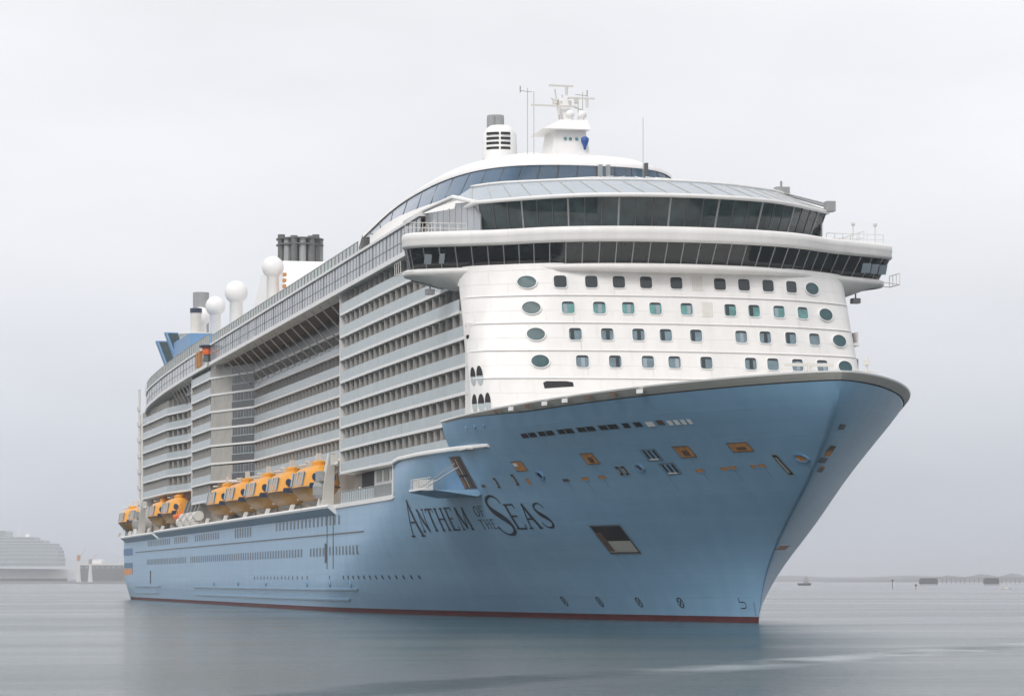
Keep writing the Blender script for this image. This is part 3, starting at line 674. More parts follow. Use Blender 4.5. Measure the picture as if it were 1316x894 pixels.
# things seen behind the bridge glass: pale consoles and blinds just inside
for y0, y1, c in ((-22.6, -21.9, 1), (-21.3, -20.8, 1), (21.0, 21.9, 1), (22.2, 22.9, 1), (23.2, 24.0, 1)):
    x = lerp(y0, sorted([(p[1], p[0]) for p in T if p[0] > -4])) - .62; mb = MB()
    mb.hexa([(x - .1, y0, 33.9), (x - .1, y1, 33.9), (x - .05, y1, 33.9), (x - .05, y0, 33.9), (x + .45, y0, 34.8), (x + .45, y1, 34.8), (x + .5, y1, 34.8), (x + .5, y0, 34.8)])
    mb.build('side_window_blind', 'roofg', SHIP)
def rimloft(name, rings, m, fixn=True, sm=True):
    mb = MB(); mb.smooth = sm; mb.grid(rings, closed=True); mb.smooth = False; mb.poly(rings[0][::-1]); mb.poly(rings[-1]); return mb.build(name, m, SHIP)
RIM = rimloft('bridge_rim', [ring_at(out_off(T, o_), z) for o_, z in ((.0, 35.42), (.22, 35.5), (.34, 35.7), (.26, 36.0), (.34, 36.2), (.32, 36.65), (.2, 36.84), (0, 36.9))], 'facade')
def under(pl, d):
    r_ = [(x - d - (1.2 if abs(y) < 17.5 else 0), y * .985, (33.0 - 1.9 * min(1, max(0, (24.2 - abs(y)) / 5.5))) if abs(y) >= 17.5 else 32.7) for x, y in pl]
    return r_ + [(BACK, min(19.3, r_[-1][1]), 32.2), (BACK, max(-19.3, r_[0][1]), 32.2)]
rimloft('bridge_soffit', [under(bot, 1.6), under(bot, .55) , ring_at(out_off(bot, .45), 32.85), ring_at(out_off(bot, .62), 33.1), ring_at(out_off(bot, .62), 33.4), ring_at(out_off(bot, .3), 33.52)], 'facade')
# wing tip fittings: small rails and a lamp bracket
for s_ in (-1, 1):
    mb = MB()
    for k in range(4): mb.bar((-4.6 + k * 1.0, s_ * 25.2 + .35, 33.0), (-4.6 + k * 1.0, s_ * 25.2 + .35, 34.1), .035)
    mb.bar((-4.6, s_ * 25.2 + .35, 34.1), (-1.6, s_ * 25.2 + .35, 34.1), .035); mb.bar((-4.6, s_ * 25.2 + .35, 33.0), (-1.6, s_ * 25.2 + .35, 33.0), .05)
    for k in (0, 3): mb.bar((-4.6 + k * 1.0, s_ * 25.2 + .35, 33.0), (-4.6 + k * 1.0, s_ * 23.6, 33.2), .04)
    mb.build('wing_walkway', 'cream', SHIP)
    mb = MB(); mb.bar((-3.5, s_ * 21.6, 32.6), (-3.5, s_ * 21.6, 31.6), .08); mb.box(-4.0, -3.1, s_ * 21.6 - .4, s_ * 21.6 + .4, 31.2, 31.7); mb.build('searchlight', 'grey', SHIP)
    mb = MB()
    n = 7
    for k in range(n + 1):
        y = s_ * (18.2 + (24.2 - 18.2) * k / n); mb.bar((-1.4 - .25 * k / n - 1, y, 37), (-2.4 - .25 * k / n, y, 38.0), .03)
    for zz in (37.5, 38.0): mb.bar((-2.4, s_ * 18.2, zz), (-2.6, s_ * 24.2, zz), .03)
    mb.build('wing_railing', 'cream', SHIP)
for y, h in ((21.3, 1.9), (23.6, 1.9)):
    mb = MB(); mb.bar((-3.4, y, 37), (-3.4, y, 37 + h), .05); mb.lathe((-3.4, y, 37 + h), [(.12, 0), (.2, .1), (.2, .3), (.05, .4)], 8); mb.build('wing_light', 'cream', SHIP)

# ------------------------------------------------------------------ upper lounge glazing and glass roof
T2 = mirror([(-.6, -17.5), (2.0, -14.9), (4.7, -12.0), (6.9, -8.8), (8.1, -4.2), (8.5, 0)])
T2 = smooth(T2, 1); b2 = off(T2, 1.25, 1.0)
mb = MB(); mb.loft([ring_at(b2, 36.9), ring_at(T2, 39.7)]); UG = mb.build('lounge_glazing', 'sglass', SHIP)
for k, t in enumerate(tpar(T2, 1.62)):
    a = corr(b2, t); b = corr(T2, t); mb = MB(); mb.bar((a[0] + .04, a[1], 36.9), (b[0] + .04, b[1], 39.7), .10 if k % 3 == 0 else .05); mb.build('mullion', 'darkgrey' if k % 3 else 'grey', UG)
mb = MB()
for k, t in enumerate([.2, .46, .52, .8]):   # pale and warm interior panels standing behind the glass
    pass
E3 = mirror([(-.9, -17.9), (1.9, -15.2), (4.8, -12.3), (7.3, -8.8), (8.6, -4.2), (9.0, 0)]); E3 = smooth(E3, 1)
rimloft('roof_eave', [ring_at(E3, 39.68), ring_at(out_off(E3, .12), 39.75), ring_at(out_off(E3, .12), 40.0), ring_at(off(E3, .25), 40.06)], 'white')
R4 = mirror([(-9.5, -16.2), (-6.2, -14.4), (-4.2, -11.5), (-2.2, -8.2), (-.9, -4.2), (-.5, 0)]); R4 = smooth(R4, 1)
mb = MB(); mb.grid([[(x - .25, y, 40.05) for x, y in E3], [(x, y, 42.45) for x, y in R4]]); mb.poly([(x, y, 42.45) for x, y in R4]); RG = mb.build('glass_roof', 'roofg', SHIP)
for t in tpar(E3, 2.2):
    a = corr(E3, t); b = corr(R4, t); mb = MB(); mb.bar((a[0] - .25, a[1], 40.07), (b[0], b[1], 42.47), .05); mb.build('glazing_bar', 'capgrey', RG)
rimloft('roof_rim', [[(x, y, z) for x, y in out_off(R4, o_)] for o_, z in ((0, 42.35), (.2, 42.4), (.2, 42.62), (-.4, 42.68))], 'white')
# shallow inner skylight
R5 = [(x * .45 - 5.5, y * .58) for x, y in R4]; R6 = [(x * .25 - 7.5, y * .3) for x, y in R4]
mb = MB(); mb.grid([[(x - .5, y, 42.66) for x, y in out_off(R4, -1.0)], [(x, y, 43.3) for x, y in R5], [(x, y, 43.7) for x, y in R6]]); mb.poly([(x, y, 43.7) for x, y in R6]); SK = mb.build('skylight', 'roofg', SHIP)
for t in [k / 12 for k in range(13)]:
    a = corr(out_off(R4, -1.0), t); b = corr(R6, t); c = corr(R5, t); mb = MB(); mb.bar((a[0] - .5, a[1], 42.7), (c[0], c[1], 43.33), .05); mb.bar((c[0], c[1], 43.33), (b[0], b[1], 43.73), .05); mb.build('glazing_bar', 'white', SK)
mb = MB(); mb.bar((-9.5, 16.4, 42.6), (-.6, 18.1, 40.3), .14); mb.bar((-9.2, 15.2, 42.9), (-.6, 17.8, 40.6), .08); mb.box(-1.2, -.2, 17.5, 18.4, 39.9, 40.9); mb.box(-9.6, -8.6, 15.0, 16.4, 42.6, 43.3); mb.bar((-9, 15.6, 43), (-9, 15.6, 43.9), .12); mb.build('cleaning_gantry', 'grey', SHIP)
# side glass screens between lounge and the side gallery
for s_ in (-1, 1):
    P_ = [(-.9, s_ * 17.2), (-7, s_ * 18.4), (-15.5, s_ * 19.6)]
    mb = MB()
    for a, b in zip(P_, P_[1:]): mb.hexa([(a[0], a[1], 36.9), (b[0], b[1], 36.9), (b[0], b[1] - s_ * .1, 36.9), (a[0], a[1] - s_ * .1, 36.9), (a[0], a[1], 40.0), (b[0], b[1], 40.5), (b[0], b[1] - s_ * .1, 40.5), (a[0], a[1] - s_ * .1, 40.0)])
    o = mb.build('side_screen', 'bandg', SHIP)
    q = sub(P_, 1.5)
    for p in q: mb = MB(); mb.bar((p[0], p[1] + s_ * .02, 36.9), (p[0], p[1] + s_ * .02, 40.2), .05); mb.build('mullion', 'capgrey', o)
    mb = MB(); mb.smooth = False
    for a, b in zip([(-.9, 17.7, 39.9), (-7, 18.6, 41.1), (-15.5, 19.9, 40.75)], [(-7, 18.6, 41.1), (-15.5, 19.9, 40.75), (-24, 20.2, 40.6)]): mb.bar((a[0], s_ * a[1], a[2]), (b[0], s_ * b[1], b[2]), .22, 8)
    mb.build('roof_edge_beam', 'white', SHIP)
    mb = MB(); mb.poly([(-1.2, s_ * 17.4, 40.0), (-7, s_ * 18.4, 41.0), (-15.5, s_ * 19.7, 40.7), (-15.5, s_ * 15, 42.4), (-9.5, s_ * 16.2, 42.45)]); mb.build('side_roof', 'roofg', SHIP)
    mb = MB()
    for k in range(9): mb.bar((-1 - k * 1.9, s_ * (21.6 - .05 * k), 36.95), (-1 - k * 1.9, s_ * (21.6 - .05 * k), 38.1), .03)
    mb.bar((-1, s_ * 21.6, 38.1), (-16.2, s_ * 21.2, 38.1), .035); mb.bar((-1, s_ * 21.6, 37.5), (-16.2, s_ * 21.2, 37.5), .025)
    mb.build('terrace_railing', 'cream', SHIP)

# ------------------------------------------------------------------ domed lounge above (white shell with a blue window band)
def plan(pts): return smooth(mirror(pts), 1)
def ring3(h): h = h + [(x, -y, z) for x, y, z in h[::-1] if abs(y) > 1e-6]; return smooth(h, 2)
G0 = ring3([(-47, -19.8, 40.4), (-42, -18.6, 40.4), (-38, -16, 40.4), (-34.5, -13.2, 40.4), (-31, -9.8, 40.4), (-29, -5, 40.4), (-28.5, 0, 40.4)])
G1 = ring3([(-47, -19.8, 41.6), (-42, -18.3, 43.0), (-38, -15.6, 44.0), (-34, -13, 44.6), (-30.4, -9.5, 45), (-28.4, -5, 45), (-28, 0, 45.0)])
G2 = ring3([(-54, -19.2, 42.3), (-53, -17.2, 44.6), (-50, -15.3, 46.2), (-44, -13.6, 47), (-35, -11.6, 47.3), (-29.5, -8.5, 47.4), (-27.4, -4.6, 47.4), (-27, 0, 47.4)][::1] if False else [(-54, -19.2, 42.3), (-51, -16.2, 45.4), (-44, -13.7, 46.9), (-35, -11.6, 47.3), (-29.5, -8.5, 47.4), (-27.4, -4.6, 47.4), (-27, 0, 47.4)])
G3 = ring3([(-60, -18.8, 41.8), (-58, -15.4, 46.2), (-50, -12.2, 48.5), (-40, -10.5, 49.0), (-34, -7.6, 49.1), (-31.4, -4, 49.1), (-31, 0, 49.1)])
G4 = ring3([(-66, -17.5, 41), (-66, -12, 47.5), (-56, -9, 49.5), (-47, -7.5, 50.0), (-41, -5.5, 50.3), (-38.5, -3, 50.3), (-38, 0, 50.3)])
mb = MB(); mb.smooth = True
mb.cur = 1; mb.grid([G0, G1]); mb.cur = 0; mb.grid([G1, G2])
mb.cur = 1; mb.grid([[(x + .12, y * 1.01, z) for x, y, z in G2], [(x + .1, y * 1.01, z + .35) for x, y, z in G2], G3, G4])
n_ = len(G4); mb.smooth = False
mb.grid([G4[:n_ // 2 + 1], G4[n_ // 2:][::-1]])
LG = mb.build('observation_lounge', ['blueg', 'white'], SHIP)
for i in range(1, 29):
    t = i / 29; f_ = t * (len(G1) - 1); j = min(int(f_), len(G1) - 2); u = f_ - j
    a = [G1[j][k] + (G1[j + 1][k] - G1[j][k]) * u for k in range(3)]; b = [G2[j][k] + (G2[j + 1][k] - G2[j][k]) * u for k in range(3)]
    mb = MB(); mb.bar((a[0] + .03, a[1] * 1.002, a[2]), (b[0] + .03, b[1] * 1.002, b[2]), .05); mb.build('mullion', 'darkgrey', LG)
mb = MB(); mb.box(-95, -58, -9, 9, 40.4, 47.0); mb.box(-80, -50, -7, 7, 45.5, 49.0); mb.build('upper_house', 'white', SHIP)

# small vent funnel behind the lounge
fz = 50.5
mb = MB(); mb.smooth = True; mb.lathe((-70, 0, fz), [(2.15, -4), (2.1, 4.6), (2.0, 6.3), (1.6, 7.0), (1.2, 7.3)], 28); V = mb.build('vent_funnel', 'white', SHIP)
for k in range(4):
    for a0, a1 in ((-.78, .02), (.12, .70)):
        mb = MB(); z = fz + 4.3 + k * .58; n = 8
        mb.grid([[(-70 + 2.13 * math.cos(R(-16) + a), 2.13 * math.sin(R(-16) + a), z + h) for a in [a0 + (a1 - a0) * i / n for i in range(n + 1)]] for h in (0, .3)]); mb.build('louvre', 'black', V)
mb = MB(); mb.lathe((-71, -.3, fz + 6.6), [(1.05, 0), (1.05, 1.8), (1.0, 2.1), (.8, 2.1)], 16); mb.lathe((-70.2, -1.0, fz + 6.6), [(.5, 0), (.5, 1.9), (.4, 1.9)], 12); mb.build('exhaust_pipe', 'grey', V)
mb = MB()
for dy in (-2.6, -2.2, 2.6): mb.bar((-69, dy, fz), (-69, dy, fz + 5.5 - abs(dy)), .07); mb.box(-69.2, -68.8, dy - .25, dy + .25, fz + 4.6 - abs(dy), fz + 5.1 - abs(dy))
mb.build('signal_post', 'cream', V)

# radar mast
MX, MY = -34, -.9
mb = MB()
def rr(x0, x1, y0, y1, z): return [(x0, y0, z), (x1, y0, z), (x1, y1, z), (x0, y1, z)]
mb.hexa(rr(MX - 3.5, MX + 2.6, MY - 2.0, MY + 2.6, 48.2) + rr(MX - 3, MX + 1.7, MY - 1.4, MY + 2.0, 52.6))
mb.hexa(rr(MX - 4, MX + 2.8, MY - 2.9, MY + 2.3, 52.55) + rr(MX - 2.6, MX + 2.2, MY - .9, MY + 2.1, 53.6))
mb.hexa(rr(MX - 1.4, MX + .6, MY - .1, MY + 1.1, 53.6) + rr(MX - 1, MX + .2, MY - .6, MY + .3, 56.2))
mb.box(MX + 2.4, MX + 3.2, MY + .9, MY + 2.6, 49.6, 49.9)
MAST = mb.lift(-.7).build('radar_mast', 'white', SHIP, fix=True)
for dy in (-.3, .25, .95): 
    mb = MB(); c = (MX + 1.98, MY + dy, 51.6); mb.poly([(c[0] + .02, c[1] + .19 * math.cos(t), c[2] + .19 * math.sin(t)) for t in [2 * math.pi * i / 12 for i in range(12)]]); mb.lift(-.7).build('porthole', 'teal', MAST)
for y0, y1, z, x in ((-3.8, 1.2, 55.2, MX + .8), (-1.5, 1.2, 57.6, MX - .6), (.3, 3.2, 56.1, MX + .9)):
    mb = MB(); mb.box(x - .12, x + .12, MY + y0, MY + y1, z, z + .16); mb.bar((x, MY + (y0 + y1) / 2 + .6, z - .9), (x, MY + (y0 + y1) / 2 + .6, z), .16, 8); mb.lift(-.7).build('radar_scanner', 'cream', MAST)
for y0, z in ((.35, 54.3), (1.7, 54.3)): 
    mb = MB(); mb.smooth = True; mb.sphere((MX + 1.4, MY + y0, z), .48); mb.lathe((MX + 1.4, MY + y0, z - 1), [(.22, 0), (.22, .7)], 8); mb.lift(-.7).build('small_radome', 'white', MAST)
mb = MB()
for p in (((MX, MY - .4, 53.5), (MX, MY - 1.0, 57.2)), ((MX, MY + .6, 53.5), (MX, MY - .2, 56.6)), ((MX, MY - 1.4, 56.2), (MX, MY + 2.2, 55.0)), ((MX, MY - .9, 56.0), (MX, MY + 1.2, 56.4))): mb.bar(p[0], p[1], .09)
for dy in (-1.0, -.4, .6, 1.4): mb.box(MX - .2, MX + .3, MY + dy - .2, MY + dy + .2, 55.3 + .3 * abs(dy), 55.8 + .3 * abs(dy))
mb.lift(-.7).build('mast_framework', 'cream', MAST)
for y, z1 in ((-4.0, 57.2), (-3.3, 56.9), (2.1, 57.0), (1.6, 56.2)):
    mb = MB(); mb.bar((MX, MY + y, 48.5), (MX, MY + y, z1), .035); 
    if z1 > 56.9: mb.bar((MX, MY + y - .8, z1 - .3), (MX, MY + y + .5, z1 - .4), .04); mb.bar((MX, MY + y - (.8 if y < 0 else -.5), z1 - .5), (MX, MY + y - (.8 if y < 0 else -.5), z1 + .2), .07)
    mb.lift(-.7).build('whip_antenna', 'capgrey', SHIP)
mb = MB(); mb.smooth = True; mb.lathe((MX + 2.6, MY + 1.7, 51.0), [(.12, -.6), (.2, -.2), (.42, .25), (.45, .6), (.2, .8)], 12); mb.lift(-.7).build('signal_horn', mat('royal_blue', (.02, .08, .30), .4), MAST)
mb = MB(); mb.bar((-5.4, 0.2, 42.5), (-5.4, 0.2, 49.3), .03); mb.build('whip_antenna', 'capgrey', SHIP)
for y, m_ in ((-3.4, 'grey'), (-2.6, 'grey'), (1.3, 'darkgrey')): mb = MB(); mb.box(-8.6, -8.1, y - .17, y + .17, 43.6, 45.2 if y > 0 else 44.9); mb.build('deck_lamp', m_, SHIP)

# ------------------------------------------------------------------ side gallery (grey glass band with glass rail above)
def gallery(s_):
    zb = [(-291, 34.3), (-286, 35.5), (-277, 36.3), (-262, 36.8), (-248, 37.1), (-217, 37.4), (-195, 37.45), (0, 37.45)]
    zt = [(-291, 37.8), (-286, 38.6), (-277, 39.3), (-262, 39.7), (-248, 40.0), (-217, 40.3), (0, 40.5)]
    X_ = [-291, -289.5, -286, -281, -275, -268, -260, -250, -240, -228, -216, -202, -188.5]
    X2 = [-186, -174, -150, -126, -100, -76, -60, -44, -30, -15.5]
    def yy(x): return s_ * (20.15 - (1.2 if x < -289 else .3 if x < -285 else 0))
    for seq in (X_, X2):
        mb = MB(); mb.grid([[(x, yy(x), lerp(x, zb)) for x in seq], [(x, yy(x), lerp(x, zt)) for x in seq]])
        o = mb.build('gallery_glazing', 'bandg', SHIP)
        mb = MB(); x = seq[0]; k = 0
        while x < seq[-1]:
            w_ = .025 if k % 4 else .07
            mb.bar((x, yy(x) + s_ * .03, lerp(x, zb)), (x, yy(x) + s_ * .03, lerp(x, zt)), w_); x += 2.1 if seq[-1] > -100 else 4.2; k += 1
        for a, b in zip(seq, seq[1:]): mb.bar((a, yy(a) + s_ * .03, lerp(a, zb) + 1.25), (b, yy(b) + s_ * .03, lerp(b, zb) + 1.25), .03)
        mb.build('gallery_mullions', 'grey' if seq[-1] > -100 else 'capgrey', o)
        mb = MB()
        for a, b in zip(seq, seq[1:]):
            for z_, h, outw, iny in ((zb, .5, .35, 2.2), (zt, .28, .22, 6)):
                za, zc = lerp(a, z_), lerp(b, z_)
                mb.hexa([(a, yy(a) + s_ * outw, za - h), (b, yy(b) + s_ * outw, zc - h), (b, s_ * (20 - iny), zc - h), (a, s_ * (20 - iny), za - h), (a, yy(a) + s_ * outw, za), (b, yy(b) + s_ * outw, zc), (b, s_ * (20 - iny), zc), (a, s_ * (20 - iny), za)])
        mb.build('gallery_edge', 'white', SHIP)
        if seq is X2: seq = [x for x in seq if x < -44] + [-53] ; seq = sorted(set(x for x in seq if x <= -53))
        mb = MB(); mb.grid([[(x, yy(x) - s_ * .1, lerp(x, zt)) for x in seq], [(x, yy(x) - s_ * .1, lerp(x, zt) + 1.25 + (.5 if x < -188 else 0)) for x in seq]])
        o = mb.build('windbreak_glass', 'rail', SHIP)
        mb = MB(); x = seq[0]
        while x < seq[-1]: mb.bar((x, yy(x) - s_ * .05, lerp(x, zt)), (x, yy(x) - s_ * .05, lerp(x, zt) + 1.3 + (.5 if x < -188 else 0)), .05); x += 2.6
        for a, b in zip(seq, seq[1:]): mb.bar((a, yy(a) - s_ * .1, lerp(a, zt) + 1.28 + (.5 if a < -188 else 0)), (b, yy(b) - s_ * .1, lerp(b, zt) + 1.28 + (.5 if b <= -188 else 0)), .06)
        mb.build('windbreak_rail', 'capgrey', o)
    # dark soffit inboard
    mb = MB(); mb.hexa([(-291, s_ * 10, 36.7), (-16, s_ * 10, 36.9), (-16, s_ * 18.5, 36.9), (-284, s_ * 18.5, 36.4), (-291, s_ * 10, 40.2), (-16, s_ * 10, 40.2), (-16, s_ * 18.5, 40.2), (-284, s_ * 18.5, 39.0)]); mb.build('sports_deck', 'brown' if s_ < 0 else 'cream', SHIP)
gallery(-1); gallery(1)
mb = MB(); mb.box(-286, -16, -17, 17, 40.2, 40.42); mb.build('top_deck', 'cream', SHIP)
# orange figures of play equipment in the gap of the gallery
mb = MB(); mb.cur = 1; mb.lathe((-187.2, -20.6, 37.6), [(.7, 0), (.6, 1.0), (.6, 1.1)], 10); mb.cur = 0; mb.lathe((-187.2, -20.6, 38.7), [(.75, 0), (.85, .5), (.8, 1.1)], 12); mb.cur = 2; mb.lathe((-187.2, -20.6, 39.8), [(1.2, 0), (1.3, .25), (1.1, .4)], 12)
mb.build('deck_winch', ['hiorange', 'darkgrey', 'navy'], SHIP)
for x in (-203, -200): mb = MB(); mb.box(x, x + 1.3, -20.5, -20.25, 37.6, 40.2); mb.build('orange_panel', 'rust', SHIP)

# ------------------------------------------------------------------ balconies
DZ = 2.63; Z0 = 16.0
BL = []    # (aft point, forward point, deck index)
def bays(p, q, n, ks):
    for i in range(n):
        a = (p[0] + (q[0] - p[0]) * i / n, p[1] + (q[1] - p[1]) * i / n); b = (p[0] + (q[0] - p[0]) * (i + 1) / n, p[1] + (q[1] - p[1]) * (i + 1) / n)
        for k in ks: BL.append((a, b, k))
def slabz(k, x): return Z0 + DZ * k + (.0045 * (-x - 66) if x < -66 else 0) * min(1, k / 3)
def fy_(x): return (x, -20 + .65 * min(1, max(0, (x + 45) / 47.6)) ** 1.4)
for x0, x1, n_, ks in ((-66, 2.6, 22, (2, 3, 4)), (-66, -.5, 21, (5, 6)), (-66, -10, 18, (7,)), (-66, -28, 12, (0, 1)), (-27.9, 2.6, 9, (1,)), (-27.9, -3, 8, (0,))):
    for i in range(n_): bays(fy_(x0 + (x1 - x0) * i / n_), fy_(x0 + (x1 - x0) * (i + 1) / n_), 1, ks)
bays((-171, -15.6), (-66.1, -15.6), 34, range(1, 8))
bays((-188.7, -20), (-180, -17.8), 2, range(1, 8)); bays((-180, -17.8), (-171.1, -15.6), 2, range(1, 8))
bays((-213.5, -20), (-188.8, -20), 8, range(0, 8))
bays((-235, -18.3), (-213.6, -18.3), 6, range(1, 8)); bays((-250.9, -20), (-235.1, -18.3), 4, range(1, 7)); bays((-293, -20), (-251, -20), 13, range(1, 7))
def bay_geo(a, b, k, ms, port=False):
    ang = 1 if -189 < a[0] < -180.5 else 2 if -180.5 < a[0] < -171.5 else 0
    """ms: dict of MB for deck, rail, partition, door"""
    sg = -1
    za = slabz(k, a[0]); zb = slabz(k, b[0]); top = DZ
    dx, dy = b[0] - a[0], b[1] - a[1]; L = math.hypot(dx, dy); nx, ny = -dy / L, dx / L     # inboard normal (towards +y)
    if port: pass
    D = 1.75
    def P(u, d, za_): return (a[0] + dx * u + nx * d, a[1] + dy * u + ny * d, za_)
    zz = lambda u, h: za + (zb - za) * u + h
    m_ = ms['deck']      # slab with a slightly proud white edge
    m_.hexa([P(0, 0, zz(0, 0)), P(1, 0, zz(1, 0)), P(1, D, zz(1, 0)), P(0, D, zz(0, 0)), P(0, 0, zz(0, .3)), P(1, 0, zz(1, .3)), P(1, D, zz(1, .3)), P(0, D, zz(0, .3))])
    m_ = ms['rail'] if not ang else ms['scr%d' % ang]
    m_.hexa([P(.004, .07, zz(0, .3)), P(.996, .07, zz(1, .3)), P(.996, .12, zz(1, .3)), P(.004, .12, zz(0, .3)), P(.004, .07, zz(0, 1.38)), P(.996, .07, zz(1, 1.38)), P(.996, .12, zz(1, 1.38)), P(.004, .12, zz(0, 1.38))])
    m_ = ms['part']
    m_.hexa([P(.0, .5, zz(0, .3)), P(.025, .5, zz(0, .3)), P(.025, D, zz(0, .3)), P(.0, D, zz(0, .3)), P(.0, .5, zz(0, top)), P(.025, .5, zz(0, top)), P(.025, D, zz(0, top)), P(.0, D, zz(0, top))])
    ms['post'].hexa([P(.0, .13, zz(0, .3)), P(.035, .13, zz(0, .3)), P(.035, .46, zz(0, .3)), P(.0, .46, zz(0, .3)), P(.0, .13, zz(0, top)), P(.035, .13, zz(0, top)), P(.035, .46, zz(0, top)), P(.0, .46, zz(0, top))])  # outer partition edge, paler than the inner panel: light falloff put into colour
    m_.hexa([P(.4, .5, zz(.4, .3)), P(.43, .5, zz(.4, .3)), P(.43, D, zz(.4, .3)), P(.4, D, zz(.4, .3)), P(.4, .5, zz(.4, top)), P(.43, .5, zz(.4, top)), P(.43, D, zz(.4, top)), P(.4, D, zz(.4, top))]) if False else None
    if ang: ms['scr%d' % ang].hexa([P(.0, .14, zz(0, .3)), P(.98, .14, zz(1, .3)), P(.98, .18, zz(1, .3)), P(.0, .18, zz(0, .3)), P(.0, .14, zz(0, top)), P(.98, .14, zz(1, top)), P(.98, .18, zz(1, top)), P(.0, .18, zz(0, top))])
    if ang:
        for u in (.25, .5, .75): ms['post' if ang == 1 else 'rail'].hexa([P(u, .10, zz(u, .3)), P(u + .02, .10, zz(u, .3)), P(u + .02, .139, zz(u, .3)), P(u, .139, zz(u, .3)), P(u, .10, zz(u, top)), P(u + .02, .10, zz(u, top)), P(u + .02, .139, zz(u, top)), P(u, .139, zz(u, top))])
        if ang == 2: ms['rail'].hexa([P(.0, .02, zz(0, 1.3)), P(1, .02, zz(1, 1.3)), P(1, .06, zz(1, 1.3)), P(.0, .06, zz(0, 1.3)), P(.0, .02, zz(0, 1.42)), P(1, .02, zz(1, 1.42)), P(1, .06, zz(1, 1.42)), P(.0, .06, zz(0, 1.42))])
    m_ = ms['door']
    m_.hexa([P(.12, D - .04, zz(.1, .3)), P(.72, D - .04, zz(.7, .3)), P(.72, D, zz(.7, .3)), P(.12, D, zz(.1, .3)), P(.12, D - .04, zz(.1, 2.35)), P(.72, D - .04, zz(.7, 2.35)), P(.72, D, zz(.7, 2.35)), P(.12, D, zz(.1, 2.35))])
    if random.random() < .55:
        ms['curt'].hexa([P(.14, D - .06, zz(.1, .35)), P(.4, D - .06, zz(.7, .35)), P(.4, D - .045, zz(.7, .35)), P(.14, D - .045, zz(.1, .35)), P(.14, D - .06, zz(.1, 2.3)), P(.4, D - .06, zz(.7, 2.3)), P(.4, D - .045, zz(.7, 2.3)), P(.14, D - .045, zz(.1, 2.3))])
BL.sort(key=lambda t: -(t[1][0] + (0 if t[2] > 1 else 0)))
NN = 96
restm = {k: MB() for k in ('deck', 'rail', 'part', 'door', 'curt', 'post', 'scr1', 'scr2')}
MATS = {'deck': 'white', 'rail': 'rail', 'part': 'part', 'door': 'door', 'curt': 'curtain', 'post': 'lit_edge_batten'}
NM = {'rail': 'glass_balustrade', 'part': 'partition', 'door': 'balcony_door', 'curt': 'curtain', 'post': 'partition_lit_edge'}
for i, (a, b, k) in enumerate(BL):
    if i < NN:
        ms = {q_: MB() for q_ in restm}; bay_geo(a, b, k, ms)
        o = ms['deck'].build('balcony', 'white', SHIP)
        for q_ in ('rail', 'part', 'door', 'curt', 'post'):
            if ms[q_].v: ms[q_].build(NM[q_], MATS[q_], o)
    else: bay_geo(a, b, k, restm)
allm = MB()
for j, q_ in enumerate(('deck', 'rail', 'part', 'door', 'curt', 'post', 'scr1', 'scr2')):
    n0 = len(allm.v); allm.v += restm[q_].v; allm.f += [[n0 + i_ for i_ in f_] for f_ in restm[q_].f]; allm.m += [j] * len(restm[q_].f); allm.sm += [False] * len(restm[q_].f)
allm.build('balcony', ['white', 'rail', 'part', 'door', 'curtain', 'lit_edge_batten', 'scrtan', 'scrdark'], SHIP, kind='stuff')
# core of the deckhouse behind the balconies
core = [(-294, -18.2), (-251, -18.2), (-235, -16.5), (-213.6, -16.5), (-213.6, -18.2), (-188.3, -18.2), (-179.5, -16.0), (-170.6, -13.8), (-66.2, -13.8), (-66.2, -18.2), (-40, -18.2), (3.0, -17.5)]
full = core + [(x, -y) for x, y in core[::-1]]
mb = MB()
def corering(xf, z): c_ = [(min(x, xf), y) for x, y in core]; c_ = c_ + [(x, -y) for x, y in c_[::-1]]; return [(x, y, z) for x, y in c_]
for xf, za, zb in ((-28.2, 12.35, 16.0), (-5, 16.0, 18.2), (2.3, 18.2, 28.5), (-.8, 28.5, 32.0), (-10.2, 32.0, 36.9)): mb.loft([corering(xf, za), corering(xf, zb)])
mb.build('deckhouse_side', 'wall', SHIP)
mb = MB()
for s_ in (-1, 1):    # end walls of the projecting blocks
    for x, y0, y1, z0 in ((-66, 20, 13.9, 15.9), (-213.6, 20, 16.4, 15.9)): mb = MB(); mb.box(x - .12, x + .12, min(s_ * y0, s_ * y1), max(s_ * y0, s_ * y1), z0, 36.95); mb.build('block_end_wall', 'white', SHIP)
    mb = MB(); mb.box(-297, -293, min(s_ * 19.9, s_ * 15), max(s_ * 19.9, s_ * 15), 12.3, 36.0 if s_ > 0 else 35.2); mb.build('block_end_wall', 'white', SHIP)
mb = MB()     # forward end of the balcony block
for k in range(1, 5):
    z = slabz(k, 0); mb.box(2.62, 4.2 - .3 * k, -19.4, -17.6, z - .05, z + .32)
mb.box(2.62, 3.0, -19.38, -17.6, 18.0, 28.0); mb.build('block_end_wall', 'facade', SHIP)
# port side balcony edges (seen only from other viewpoints)
mb = MB()
for k in range(0, 8): z = Z0 + DZ * k; xe = (2.3, 2.3, 2.3, 2.3, 2.3, -1, -3, -11)[k]; mb.box(-292, xe, 18.2, 20, z, z + .3); mb.box(-292, xe, 19.85, 19.9, z + .3, z + 1.38)
mb.build('balcony', 'white', SHIP, kind='stuff')
# white raking ribs from the recess up to the gallery edge
for i in range(17):
    x = -172 + i * 6.4
    mb = MB(); mb.bar((x - 1.0, -15.7, 33.0), (x + .6, -19.9, 36.95), .10); mb.build('raking_rib', 'cream', SHIP)
for i in range(7):
    x = -243 + i * 4.6
    mb = MB(); mb.bar((x - 1.0, -18.2, 33.6), (x + .4, -20.0, 36.6), .10); mb.build('raking_rib', 'cream', SHIP)

